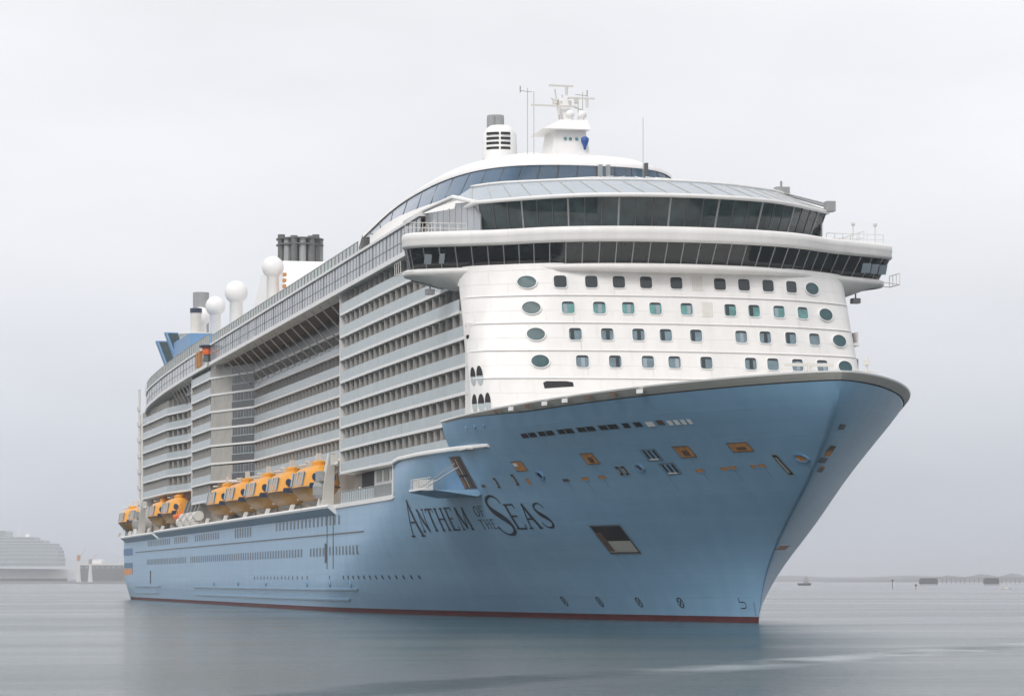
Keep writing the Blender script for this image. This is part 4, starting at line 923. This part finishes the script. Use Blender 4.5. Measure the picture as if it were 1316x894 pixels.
# ------------------------------------------------------------------ top deck furniture
def radome(x, y, z, r, base, name='radome'):
    mb = MB(); mb.smooth = True; mb.sphere((x, y, z), r, 24); o = mb.build(name, 'white', SHIP)
    mb = MB(); mb.smooth = True; mb.lathe((x, y, base), [(r * .62, 0), (r * .55, z - base - r * .75), (r * .72, z - base - r * .62)], 18); mb.build('radome_pedestal', 'white', o)
radome(-191, -9.8, 52.9, 1.75, 43); radome(-248.5, -8, 54.3, 2.05, 43); radome(-262, -10, 53.0, 1.8, 43); radome(-279, -10.5, 52.6, 1.75, 43)
mb = MB(); mb.box(-300, -170, -9, 9, 40.4, 46.5); mb.hexa([(-250, -6, 46.5), (-206, -6, 46.5), (-206, 6, 46.5), (-250, 6, 46.5), (-240, -4.8, 56.4), (-214, -4.8, 56.4), (-214, 4.8, 56.4), (-240, 4.8, 56.4)])
mb.build('funnel_casing', 'white', SHIP, fix=True)
mb = MB(); mb.smooth = False; mb.lathe((-227, 0, 56.4), [(3.7, 0), (3.8, .9)], 20); F = mb.build('exhaust_stack', 'navy', SHIP)
for i in range(14):
    t = 2 * math.pi * i / 14; rr_ = 3.1 + .25 * (i % 2)
    mb = MB(); mb.lathe((-227 + rr_ * math.cos(t), rr_ * math.sin(t), 57.2), [(.62, 0), (.62, 4.2 + .35 * (i % 3))], 10); mb.build('exhaust_pipe', 'grey' if i % 3 == 0 else 'soot', F)
mb = MB(); mb.lathe((-227, 0, 57.2), [(2.7, 0), (2.7, 4.3)], 16); mb.build('stack_core', 'darkgrey', F)
for z in (60.3, 61.3): mb = MB(); mb.lathe((-227, 0, z), [(3.3, 0), (4.05, .02), (4.05, .2), (3.3, .22)], 24); mb.build('stack_platform', 'soot', F)
mb = MB(); mb.hexa([(-210, -7.0, 46.5), (-193, -7.0, 46.5), (-193, -2, 46.5), (-210, -2, 46.5), (-212, -6, 55.4), (-207, -6, 55.4), (-207, -2, 55.4), (-212, -2, 55.4)]); mb.build('stair_tower', 'white', SHIP)
mb = MB()
for k in range(7): mb.box(-191 + k * .15, -190 + k * .15, -8.4, -7.9, 46 + k * .9, 46.5 + k * .9)
mb.build('warning_stripes', 'rust', SHIP)
mb = MB(); mb.lathe((-281, -10.3, 46), [(1.5, 0), (1.5, 11.2), (1.2, 11.2)], 14); mb.build('aft_exhaust', 'grey', SHIP)
mb = MB(); mb.lathe((-266, -13, 44), [(2.6, 0), (3.0, 3.6), (3.3, 4.2), (2.6, 4.4)], 20); mb.lathe((-266, -13, 48.3), [(1.0, 0), (1.0, 4.0), (.9, 4.0)], 12); mb.build('round_lookout', 'cream', SHIP)
mb = MB(); mb.lathe((-266, -13, 52.1), [(1.1, 0), (1.1, .8)], 12); mb.build('lookout_cap', 'navy', SHIP)
mb = MB(); mb.hexa([(-270, -16.5, 40.4), (-246, -16.5, 40.4), (-246, -12.5, 40.4), (-270, -12.5, 40.4), (-273, -16.5, 47.0), (-246, -16.5, 46.8), (-246, -12.5, 46.8), (-273, -12.5, 47.0)]); mb.build('blue_pool_house', 'lblue', SHIP)
for x, z in ((-272, 46.6), (-287, 46.2)):
    mb = MB(); mb.hexa([(x, -16.0, z - 3.5), (x + 2.5, -16.0, z - 3.5), (x + 2.5, -13.6, z - 3.5), (x, -13.6, z - 3.5), (x - 2.5, -17.9, z + 2.4), (x, -17.9, z + 2.4), (x, -15.6, z + 2.4), (x - 2.5, -15.6, z + 2.4)])
    o = mb.build('slanted_screen', 'lblue', SHIP)
    mb = MB(); mb.hexa([(x + 2.55, -15.7, z - 3.3), (x + 2.65, -15.7, z - 3.3), (x + 2.65, -13.8, z - 3.3), (x + 2.55, -13.8, z - 3.3), (x + .05, -17.5, z + 2.2), (x + .15, -17.5, z + 2.2), (x + .15, -15.7, z + 2.2), (x + .05, -15.7, z + 2.2)]); mb.build('screen_panel', 'dteal', o)
# radar and light mast on the foredeck
mb = MB(); mb.hexa([(30.3, 4.9, 18.8), (31.3, 4.9, 18.8), (31.3, 5.9, 18.8), (30.3, 5.9, 18.8), (30.5, 5.2, 22.0), (31.1, 5.2, 22.0), (31.1, 5.6, 22.0), (30.5, 5.6, 22.0)]); mb.bar((30.9, 5.4, 21.8), (30.9, 5.4, 22.4), .16, 8)
o = mb.build('foredeck_radar_post', 'cream', SHIP)
mb = MB(); mb.box(30.6, 31.0, 3.2, 7.6, 22.35, 22.6); mb.build('radar_scanner', 'cream', o)
mb = MB(); mb.bar((31, 6.3, 18.8), (31, 5.6, 21.5), .12); mb.build('stay', 'grey', o)
mb = MB(); mb.bar((34, 9.6, 18.8), (34, 9.6, 23.0), .09, 6); mb.bar((34, 8.3, 21.9), (34, 10.6, 21.7), .05); mb.bar((34, 9.6, 21), (34, 10.3, 18.8), .05)
for z in (19.6, 21.2, 22.3): mb.box(33.8, 34.2, 9.35, 9.85, z, z + .4)
mb.build('foredeck_light_mast', 'cream', SHIP)

# ------------------------------------------------------------------ promenade deck details
mb = MB(); mb.hexa([(-52, -18.4, 12.4), (-28, -18.4, 12.4), (-28, -18.0, 12.4), (-52, -18.0, 12.4), (-52, -18.4, 15.9), (-28, -18.4, 15.9), (-28, -18.0, 15.9), (-52, -18.0, 15.9)]); PW = mb.build('promenade_wall', 'white', SHIP)
for x in (-50, -45.5, -41, -36.5, -32): mb = MB(); mb.box(x, x + 2.6, -18.5, -18.41, 14.6, 15.8); mb.build('promenade_window', 'capgrey', PW)
mb = MB(); mb.box(-60, -52, -18.4, -18.2, 12.4, 15.9); mb.build('doorway', 'black', SHIP)
mb = MB(); mb.box(-62, -28.2, -20.55, -20.5, 12.5, 13.75); PR = mb.build('promenade_railing', 'rail', SHIP)
mb = MB()
for i in range(23): x = -62 + i * 1.5; mb.bar((x, -20.57, 12.4), (x, -20.57, 13.85), .04)
for i in range(40): x = -40 + i * .3; mb.bar((x, -20.58, 12.5), (x, -20.58, 13.8), .018)
mb.bar((-62, -20.57, 13.85), (-28.2, -20.57, 13.85), .05); mb.build('rail_posts', 'grey', PR)
mb = MB(); mb.box(-324, -297, -19.2, 19.2, 12.4, 17.2); mb.hexa([(-318, -18.6, 17.2), (-297, -18.6, 17.2), (-297, 18.6, 17.2), (-318, 18.6, 17.2), (-314, -18.4, 20.6), (-297, -18.4, 20.6), (-297, 18.4, 20.6), (-314, 18.4, 20.6)]); mb.build('aft_house', 'white', SHIP)
mb = MB(); mb.box(-333.5, -327, -19.4, 19.4, 12.3, 17.5); mb.build('stern_house', 'grey', SHIP)
mb = MB()
for z in range(18, 37, 3): mb.box(-296.8, -296.0, -20.6, -20.0, z, z + .8)
mb.bar((-296.4, -20.2, 17), (-296.4, -20.2, 40), .22, 6); mb.build('stern_mast', 'cream', SHIP)

# davits: white cradles between the boats and arms above
def davit(x, tall=False):
    mb = MB()
    for dx in (0,):
        mb.hexa([(x + dx, -21.1, 12.5), (x + dx + .6, -21.1, 12.5), (x + dx + .6, -20.6, 12.5), (x + dx, -20.6, 12.5), (x + dx, -20.8, 13.3), (x + dx + .5, -20.8, 13.3), (x + dx + .5, -20.3, 13.3), (x + dx, -20.3, 13.3)])
        mb.bar((x + dx + .3, -20.0, 13.9), (x + dx + .3, -16.2, 14.6), .16, 6); mb.bar((x + dx + .3, -16.2, 12.5), (x + dx + .3, -16.4, 18.2), .2, 6); mb.bar((x + dx + .3, -16.4, 18.2), (x + dx + .3, -19.0, 18.7), .2, 6)
        mb.box(x + dx + 5.1, x + dx + 5.7, -18.4, -17.8, 17.6, 19.6); mb.box(x + dx + 4.9, x + dx + 5.9, -17.8, -16.4, 18.4, 18.9); mb.bar((x + dx + .3, -16.4, 18.7), (x + dx + 5.4, -16.5, 18.7), .2, 6); mb.box(x + dx - .1, x + dx + .6, -18.6, -18.2, 17.2, 18.9); mb.bar((x + dx + .3, -19.8, 18.2), (x + dx + .3, -17.8, 18.4), .16, 6)
    return mb.build('davit', 'cream', SHIP)
BO = [-188.5 + 22 * k for k in range(5)]; BO2 = [-333, -312, -276, -253]
for x in BO + BO2: davit(x + 1.6)
def crane(x):
    mb = MB(); mb.hexa([(x - 1.6, -21.2, 12.5), (x + 1.8, -21.2, 12.5), (x + 1.8, -19.7, 12.5), (x - 1.6, -19.7, 12.5), (x + 2.6, -20.6, 18.6), (x + 4.2, -20.6, 18.6), (x + 4.2, -19.9, 18.6), (x + 2.6, -19.9, 18.6)])
    o = mb.build('boat_crane', 'cream', SHIP, fix=True)
    mb = MB(); mb.lathe((x + 1.2, -21.2, 13.4), [(.8, 0), (.9, .4), (.9, 1.4), (.7, 1.9)], 12); mb.box(x - .6, x + 2.2, -21.5, -20.9, 15.4, 16.6); mb.build('crane_winch', 'grey', o)
    mb = MB(); mb.bar((x + 3.6, -20.3, 18.4), (x + 6.2, -20.0, 17.2), .2, 6); mb.box(x + 4.4, x + 5.8, -20.5, -19.8, 17.2, 18.4); mb.build('crane_arm', 'cream', o)
crane(-74); crane(-292)
# life rafts and drums between the two groups of boats
for k in range(6):
    mb = MB(); x = -226 + k * 4.6
    mb.smooth = True; mb.bar((x, -20.4, 13.4 + .6 * (k % 2)), (x + 3.0, -20.4, 13.4 + .6 * (k % 2)), .8, 12)
    r_ = mb.build('life_raft_canister', 'cream'); tag(r_, ('white drum-shaped life raft canister on the boat deck behind the small orange rescue boat', 'white life raft canister in the gap between the two groups of lifeboats')[k > 0], 'life raft', 'life raft canisters on the boat deck')
    if k: r_['label'] = 'white life raft canister in the gap between the two groups of lifeboats'
mb = MB()
for k in range(5): mb.hexa([(-226 + k * 5, -20.8, 12.4), (-225 + k * 5, -20.8, 12.4), (-225 + k * 5, -19.8, 12.4), (-226 + k * 5, -19.8, 12.4), (-223 + k * 5, -19.6, 17.0), (-222.4 + k * 5, -19.6, 17.0), (-222.4 + k * 5, -19.2, 17.0), (-223 + k * 5, -19.2, 17.0)])
mb.build('raft_cradle', 'grey', SHIP)

# ------------------------------------------------------------------ lifeboats (top-level things)
def boat_rings(L, W, prof, n=14):
    """prof: list of (z, width factor, end factor); closed rings in plan"""
    rings = []
    for z, wf, ef in prof:
        r_ = []
        for i in range(n * 2):
            t = 2 * math.pi * i / (n * 2); c, s_ = math.cos(t), math.sin(t)
            r_.append((L / 2 * ef * math.copysign(abs(c) ** .45, c), W / 2 * wf * math.copysign(abs(s_) ** .7, s_) * (1 - .15 * max(0, c) ** 4), z))
        rings.append(r_)
    return rings
def lifeboat(x, y, z, L=15.4, W=4.7):
    e = empty('lifeboat', (x, y, z))
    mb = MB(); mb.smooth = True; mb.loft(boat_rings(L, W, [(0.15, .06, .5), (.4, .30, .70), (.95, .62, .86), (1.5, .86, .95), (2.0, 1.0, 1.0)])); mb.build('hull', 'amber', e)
    mb = MB(); mb.loft(boat_rings(L, W, [(0.0, .05, .48), (.14, .14, .58), (.45, .36, .74), (.5, .30, .7)])); mb.build('keel_guard', 'grey', e)
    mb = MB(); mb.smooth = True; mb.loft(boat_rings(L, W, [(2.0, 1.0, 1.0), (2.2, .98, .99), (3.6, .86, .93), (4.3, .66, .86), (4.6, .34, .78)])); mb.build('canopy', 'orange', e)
    mb = MB(); mb.loft(boat_rings(L, W, [(1.93, 1.0, 1.0), (1.95, 1.05, 1.015), (2.12, 1.05, 1.015), (2.14, 1.0, 1.0)])); mb.build('fender_belt', 'brown', e)
    for s_ in (-1, 1):
        for k in range(5):
            xx = -L / 2 + 1.9 + k * 2.35; mb = MB()
            mb.hexa([(xx, s_ * (W / 2 * .985), 2.3), (xx + 1.25, s_ * (W / 2 * .97), 2.35), (xx + 1.25, s_ * (W / 2 * .9), 2.35), (xx, s_ * (W / 2 * .9), 2.35), (xx, s_ * (W / 2 * .86), 3.95), (xx + 1.25, s_ * (W / 2 * .86), 3.95), (xx + 1.25, s_ * W / 2 * .8, 3.75), (xx, s_ * W / 2 * .8, 3.75)])
            mb.build('side_window', ('slate', 'capgrey')[k % 2], e)
    xf = L / 2
    for s_ in (-.55, .55):
        mb = MB(); n = 12; mb.poly([(xf * (.985 - .03 * (math.sin(2 * math.pi * i / n) + 1) / 1) + .16, s_ * W / 2 * .8 + .42 * math.cos(2 * math.pi * i / n), 3.15 + .5 * math.sin(2 * math.pi * i / n)) for i in range(n)]); mb.build('front_window', 'navy', e)
    mb = MB(); mb.hexa([(xf * .97, -1.9, 1.9), (xf * 1.03, -1.9, 1.9), (xf * 1.03, -.5, 1.9), (xf * .97, -.5, 1.9), (xf * .95, -1.7, 2.5), (xf * 1.02, -1.7, 2.5), (xf * 1.02, -.6, 2.5), (xf * .95, -.6, 2.5)]); mb.build('bow_step', 'navy', e)
    mb = MB(); mb.lathe((3.5, 0, 4.5), [(.9, 0), (.9, .5), (.5, .7)], 12); mb.build('helm_hatch', 'orange', e)
    return e
def children(o): return [c for c in bpy.data.objects if c.parent == o]
proto = None
LB = [('orange covered lifeboat nearest the bow, right against the large white crane', BO[4]), ('orange covered lifeboat second from the large white crane', BO[3]), ('middle one of the five large orange lifeboats in the forward group', BO[2]),
      ('orange covered lifeboat second from the aft end of the forward group of five', BO[1]), ('aftmost lifeboat of the forward group, beside the white life raft canisters', BO[0]),
      ('orange lifeboat just ahead of the leaning aft crane, nearest to the rescue boat', BO2[3]), ('orange lifeboat directly in front of the leaning aft crane', BO2[2]),
      ('orange lifeboat directly behind the leaning aft crane', BO2[1]), ('sternmost orange lifeboat at the very end of the ship', BO2[0])]
for lab, x in LB:
    loc = (x + 8.5, -18.75, 13.0)
    if proto is None: proto = lifeboat(*loc); o = proto; kids = children(proto)
    else:
        o = proto.copy(); COL.objects.link(o); o.location = loc
        for c in kids: d = c.copy(); COL.objects.link(d); d.parent = o
    o.scale = (.92, 1.04, 1.06)
    tag(o, lab, 'lifeboat', 'orange lifeboats on the boat deck')
e = empty('rescue_boat', (-234, -19.3, 13.6)); tag(e, 'small open bright orange rescue boat between the aft lifeboats and the raft canisters', 'rescue boat')
mb = MB(); mb.smooth = True; mb.loft(boat_rings(7.5, 2.6, [(0, .3, .6), (.5, .8, .9), (1.1, 1, 1), (1.3, .9, .97)])); mb.build('hull', 'hiorange', e)
mb = MB(); mb.box(-1.2, .6, -.5, .5, 1.2, 2.4); mb.bar((-1.5, -.8, 1.2), (-1.5, 0, 3.2), .08); mb.bar((-1.5, .8, 1.2), (-1.5, 0, 3.2), .08); mb.build('console', 'orange', e)

# crew member in a yellow vest by the doorway
def person(x, y, z, rz, vest, label):
    e = empty('person', (x, y, z), rz); tag(e, label, 'person')
    v = [(0, 0, .95), (0, 0, 1.2), (0, 0, 1.42), (0, 0, 1.53), (0, .01, 1.66), (0, .01, 1.76), (-.19, 0, 1.40), (-.25, .02, 1.13), (-.23, .14, .92), (.19, 0, 1.40), (.25, .02, 1.13), (.23, .14, .92), (-.1, 0, .88), (-.11, .02, .48), (-.11, -.02, .08), (-.11, .12, .04), (.1, 0, .88), (.11, .05, .48), (.11, .0, .08), (.11, .14, .04)]
    ed = [(0, 1), (1, 2), (2, 3), (3, 4), (4, 5), (2, 6), (6, 7), (7, 8), (2, 9), (9, 10), (10, 11), (0, 12), (12, 13), (13, 14), (14, 15), (0, 16), (16, 17), (17, 18), (18, 19)]
    rad = [.15, .15, .15, .06, .10, .08, .07, .05, .04, .07, .05, .04, .09, .065, .05, .04, .09, .065, .05, .04]
    me = bpy.data.meshes.new('body'); me.from_pydata(v, ed, []); o = bpy.data.objects.new('body', me); COL.objects.link(o)
    m_ = o.modifiers.new('s', 'SKIN'); me.skin_vertices[0].data[0].use_root = True
    for i, r_ in enumerate(rad): me.skin_vertices[0].data[i].radius = (r_, r_ * (.7 if i < 3 else 1))
    o.modifiers.new('u', 'SUBSURF').levels = 1
    dg = bpy.context.evaluated_depsgraph_get(); nm = bpy.data.meshes.new_from_object(o.evaluated_get(dg)); bpy.data.objects.remove(o)
    nm.materials.append(M['navy']); nm.materials.append(M['skin'])
    for p in nm.polygons: p.material_index = 1 if p.center.z > 1.5 else 0; p.use_smooth = True
    b = bpy.data.objects.new('body', nm); COL.objects.link(b); b.parent = e
    mb = MB(); mb.smooth = True; mb.loft([[(.23 * wx * math.cos(t), .17 * wx * math.sin(t), zz) for t in [2 * math.pi * i / 14 for i in range(14)]] for zz, wx in ((.92, 1.0), (1.2, 1.0), (1.40, 1.0), (1.46, .6))], caps=False); mb.build('vest', vest, e)
    mb = MB(); mb.smooth = True; mb.lathe((0, .01, 1.7), [(.125, 0), (.13, .05), (.1, .12), (.02, .15)], 12); mb.build('helmet', 'white', e)
person(-55.5, -19.4, 12.4, R(150), 'yellow', 'crew member in a yellow vest standing on the promenade near the forward lifeboat')

# ------------------------------------------------------------------ harbour beyond
FW = Vector((-math.cos(R(12.7)), math.sin(R(12.7)), 0)); RT = Vector((math.sin(R(12.7)), math.cos(R(12.7)), 0)); C0 = Vector((285, -78.5, 0))
def far(px, D): p = C0 + FW * D + RT * (D * (px - 658) / 3915); return p
RZ = math.atan2(RT.y, RT.x)
# a second cruise ship moored at the left
D = 4600; k_ = D / 3915
p = far(0, D); e = empty('cruise_ship', (p.x, p.y, 0), RZ); tag(e, 'distant grey cruise ship moored at the left edge, faded by haze', 'cruise ship')
mb = MB(); H = lambda py: (746 - py) * k_ + 3.6
def X(px): return px * k_
W_ = 34
def sect(px0, px1, y0, y1, py0, py1): return (X(px0), X(px1), y0, y1, max(0, H(py0)) if py0 < 746 else 0, H(py1))
mb.hexa([(X(-330), -W_, 0), (X(88), -2, 0), (X(88), 2, 0), (X(-330), W_, 0), (X(-330), -W_, H(727)), (X(98), -1, H(731)), (X(98), 1, H(731)), (X(-330), W_, H(727))]); mb.build('hull', 'white', e)
mb = MB(); mb.hexa([(X(-330), -W_ - .1, 0), (X(86), -2.2, 0), (X(86), 2.2, 0), (X(-330), W_ + .1, 0), (X(-330), -W_ - .1, H(743)), (X(87), -2.2, H(743)), (X(87), 2.2, H(743)), (X(-330), W_ + .1, H(743))]); mb.build('boot_topping', 'darkgrey', e)
mb = MB()
decks = [(80, 727, 722), (80, 722, 716), (79, 716, 711), (78, 711, 706), (76, 706, 702), (73, 702, 698), (60, 698, 694), (48, 694, 690), (12, 690, 682)]
for r_, a, b in decks: mb.box(X(-320), X(r_), -W_ + 1, W_ - 1, H(a), H(b) - .25)
mb.build('superstructure', M['rail'], e)
for r_, a, b in decks: mb = MB(); mb.box(X(-320), X(r_) + .5, -W_ + .4, W_ - .4, H(b) - .5, H(b)); mb.build('deck_edge', 'white', e)
mb = MB(); mb.box(X(33), X(38), -2, 2, H(690), H(686)); mb.bar((X(24), 0, H(690)), (X(24), 0, H(676)), .3); mb.build('radar_mast', 'white', e)
for i in range(18): mb = MB(); mb.box(X(-8 + i * 4.5), X(-5.6 + i * 4.5), -W_ - .2 + i * 1.3, -W_ + i * 1.3 + 2, H(727), H(724)); mb.build('lifeboat_recess', 'darkgrey', e) if i < 5 else None
# quay, warehouse and cranes between the ships
p = far(80, 4000); e = empty('warehouse', (p.x, p.y, 0), RZ); tag(e, 'long low grey quayside building behind the stern, faint in haze', 'warehouse'); k2 = 4000 / 3915
mb = MB(); mb.box(20 * k2, 150 * k2, 0, 50, 0, 24); mb.build('wall', 'soot', e)
mb = MB(); mb.box(18 * k2, 152 * k2, -1, 51, 24, 26.5); mb.build('roof', 'cream', e)
for i in range(17): mb = MB(); mb.box((22 + i * 7) * k2, (26 + i * 7) * k2, -.3, .2, 20, 23); mb.build('window', 'roofg', e)
mb = MB(); mb.box(34 * k2, 50 * k2, 4, 30, 26.5, 32); mb.build('roof_plant', 'white', e)
p = far(0, 3900); mb = MB(); mb.box(-420, 380, -20, 60, -1, 3.4); o = mb.build('quay', 'grey', None, loc=(p.x, p.y, 0)); o.rotation_euler = (0, 0, RZ); tag(o, kind='structure')
for px, h, lab in ((101, 40, 'short orange-topped harbour crane behind the far quay, left of the long building'), (116, 34, 'slim harbour crane standing in front of the long grey building')):
    p = far(px, 3850); e = empty('harbour_crane', (p.x, p.y, 2.2), RZ); tag(e, lab, 'crane', 'cranes on the far quay')
    mb = MB(); mb.hexa([(-3, -2, 0), (3, -2, 0), (3, 2, 0), (-3, 2, 0), (-1, -1, h * .7), (1, -1, h * .7), (1, 1, h * .7), (-1, 1, h * .7)]); mb.build('tower', 'cream', e)
    mb = MB(); mb.bar((-2, 0, h * .7), (9, 0, h * 1.05), .5); mb.build('jib', 'cream', e)
    mb = MB(); mb.box(-2, 2, -2, 2, h * .68, h * .85); mb.build('cab', 'rust' if px == 101 else 'grey', e)
# tug, mooring dolphins, jetty, marks and low hills on the right
p = far(1034, 2400); e = empty('tug_boat', (p.x, p.y, 0), RZ); e.scale = (1.5, 1.5, 1.5); tag(e, 'small grey workboat far off, just right of the bow near the horizon', 'boat')
mb = MB(); mb.loft([[(-3.4, -1.2, -.3), (2.6, -1.2, -.3), (3.2, 0, -.3), (2.6, 1.2, -.3), (-3.4, 1.2, -.3)], [(-3.8, -1.5, 1.2), (2.8, -1.5, 1.2), (3.6, 0, 1.3), (2.8, 1.5, 1.2), (-3.8, 1.5, 1.2)]]); mb.build('hull', 'darkgrey', e)
mb = MB(); mb.box(-.4, 2.2, -1, 1, 1.2, 2.9); mb.box(0, 1.9, -.8, .8, 3.1, 3.9); mb.build('wheelhouse', 'grey', e)
mb = MB(); mb.bar((1, 0, 3.9), (1, 0, 5.2), .09); mb.bar((.2, 0, 4.6), (1.8, 0, 4.6), .07); mb.build('mast', 'grey', e)
for px, wpx, lab in ((1193, 23, 'larger squat mooring dolphin on piles, left end of the far jetty'), (1274, 19, 'smaller squat mooring dolphin on piles, right end of the far jetty')):
    D = 2600; p = far(px, D); k2 = D / 3915; w2 = wpx * k2 / 2; e = empty('mooring_dolphin', (p.x, p.y, 0), RZ); tag(e, lab, 'mooring dolphin', 'mooring dolphins at the jetty')
    mb = MB(); mb.box(-w2, w2, -3, 3, 1.0, 5.0); mb.box(-w2 * .9, w2 * .9, -2.6, 2.6, 5.0, 6.0); mb.build('cap', 'darkgrey', e)
    for i in range(6): mb = MB(); mb.bar((-w2 * .85 + i * w2 * .34, -2.5, -.5), (-w2 * .85 + i * w2 * .34, -2.5, 1.6), .45, 8); mb.build('pile', 'darkgrey', e)
p = far(1205, 3600); e = empty('jetty', (p.x, p.y, 0), RZ); tag(e, 'long thin jetty on many piles stretching to the right edge', 'jetty'); k2 = 3600 / 3915
mb = MB(); mb.box(0, 150 * k2, -3, 3, 6.0, 8.2); mb.build('deck', 'grey', e)
for i in range(26): mb = MB(); mb.bar((i * 5.4, 0, -.5), (i * 5.4, 0, 6), .6, 6); mb.build('pile', 'grey', e)
for px, h, D, lab in ((1147, 4.2, 1400, 'thin dark channel post standing alone in the water left of the jetty'), (1177, 2.2, 1300, 'short dark channel post just left of the larger mooring dolphin')):
    p = far(px, D); e = empty('channel_post', (p.x, p.y, 0)); tag(e, lab, 'channel marker', 'channel posts')
    mb = MB(); mb.bar((0, 0, -.5), (0, 0, h), .14, 8); mb.build('post', 'darkgrey', e); mb = MB(); mb.box(-.35, .35, -.35, .35, h - .8, h); mb.build('topmark', 'brown', e)
p = far(1293, 1250); e = empty('motor_boat', (p.x, p.y, 0), RZ); tag(e, 'tiny white motor boat low on the water near the right edge', 'boat')
mb = MB(); mb.loft([[(-1.8, -.7, -.1), (1.2, -.7, -.1), (1.8, 0, -.1), (1.2, .7, -.1), (-1.8, .7, -.1)], [(-2, -.9, .5), (1.3, -.9, .55), (2.2, 0, .6), (1.3, .9, .55), (-2, .9, .5)]]); mb.build('hull', 'white', e)
mb = MB(); mb.box(-.6, .6, -.5, .5, .5, 1.1); mb.build('cabin', 'cream', e)
def hills(name, D, px0, px1, hf, seed, m):
    random.seed(seed); mb = MB(); n = 60; a = []; b = []; c = []; d = []
    for i in range(n + 1):
        px = px0 + (px1 - px0) * i / n; h = hf(i / n) * (1 + .18 * math.sin(i * .9 + seed) + .12 * random.random())
        p0 = far(px, D); p1 = far(px, D + 250); p2 = far(px, D + 600)
        a.append((p0.x, p0.y, -.5)); b.append((p0.x, p0.y, h * .35)); c.append((p1.x, p1.y, h)); d.append((p2.x, p2.y, -.5))
    mb.smooth = True; mb.grid([a, b, c, d]); tag(mb.build(name, m), kind='structure')
wood = mat('wooded_shore', (.05, .07, .06), .9, var=.3, vscale=.02)
hills('hills', 8500, 1060, 1420, lambda t: 5 + 15 * min(1, t * 1.6), 3, wood)
hills('hills', 10500, -60, 1500, lambda t: 8 + (10 if t > .62 else 0), 9, wood)

# ------------------------------------------------------------------ the air
hz = bpy.data.materials.new('haze'); hz.use_nodes = True; t = hz.node_tree; t.nodes.clear()
o_ = N(t, 'ShaderNodeOutputMaterial'); v_ = N(t, 'ShaderNodeVolumePrincipled'); v_.inputs['Color'].default_value = (.93, .95, 1, 1); v_.inputs['Density'].default_value = .00013; v_.inputs['Anisotropy'].default_value = .2
t.links.new(v_.outputs[0], o_.inputs['Volume'])
mb = MB(); mb.box(-13100, 1000, -7300, 9100, -3.5, 70); tag(mb.build('haze', hz), kind='stuff')
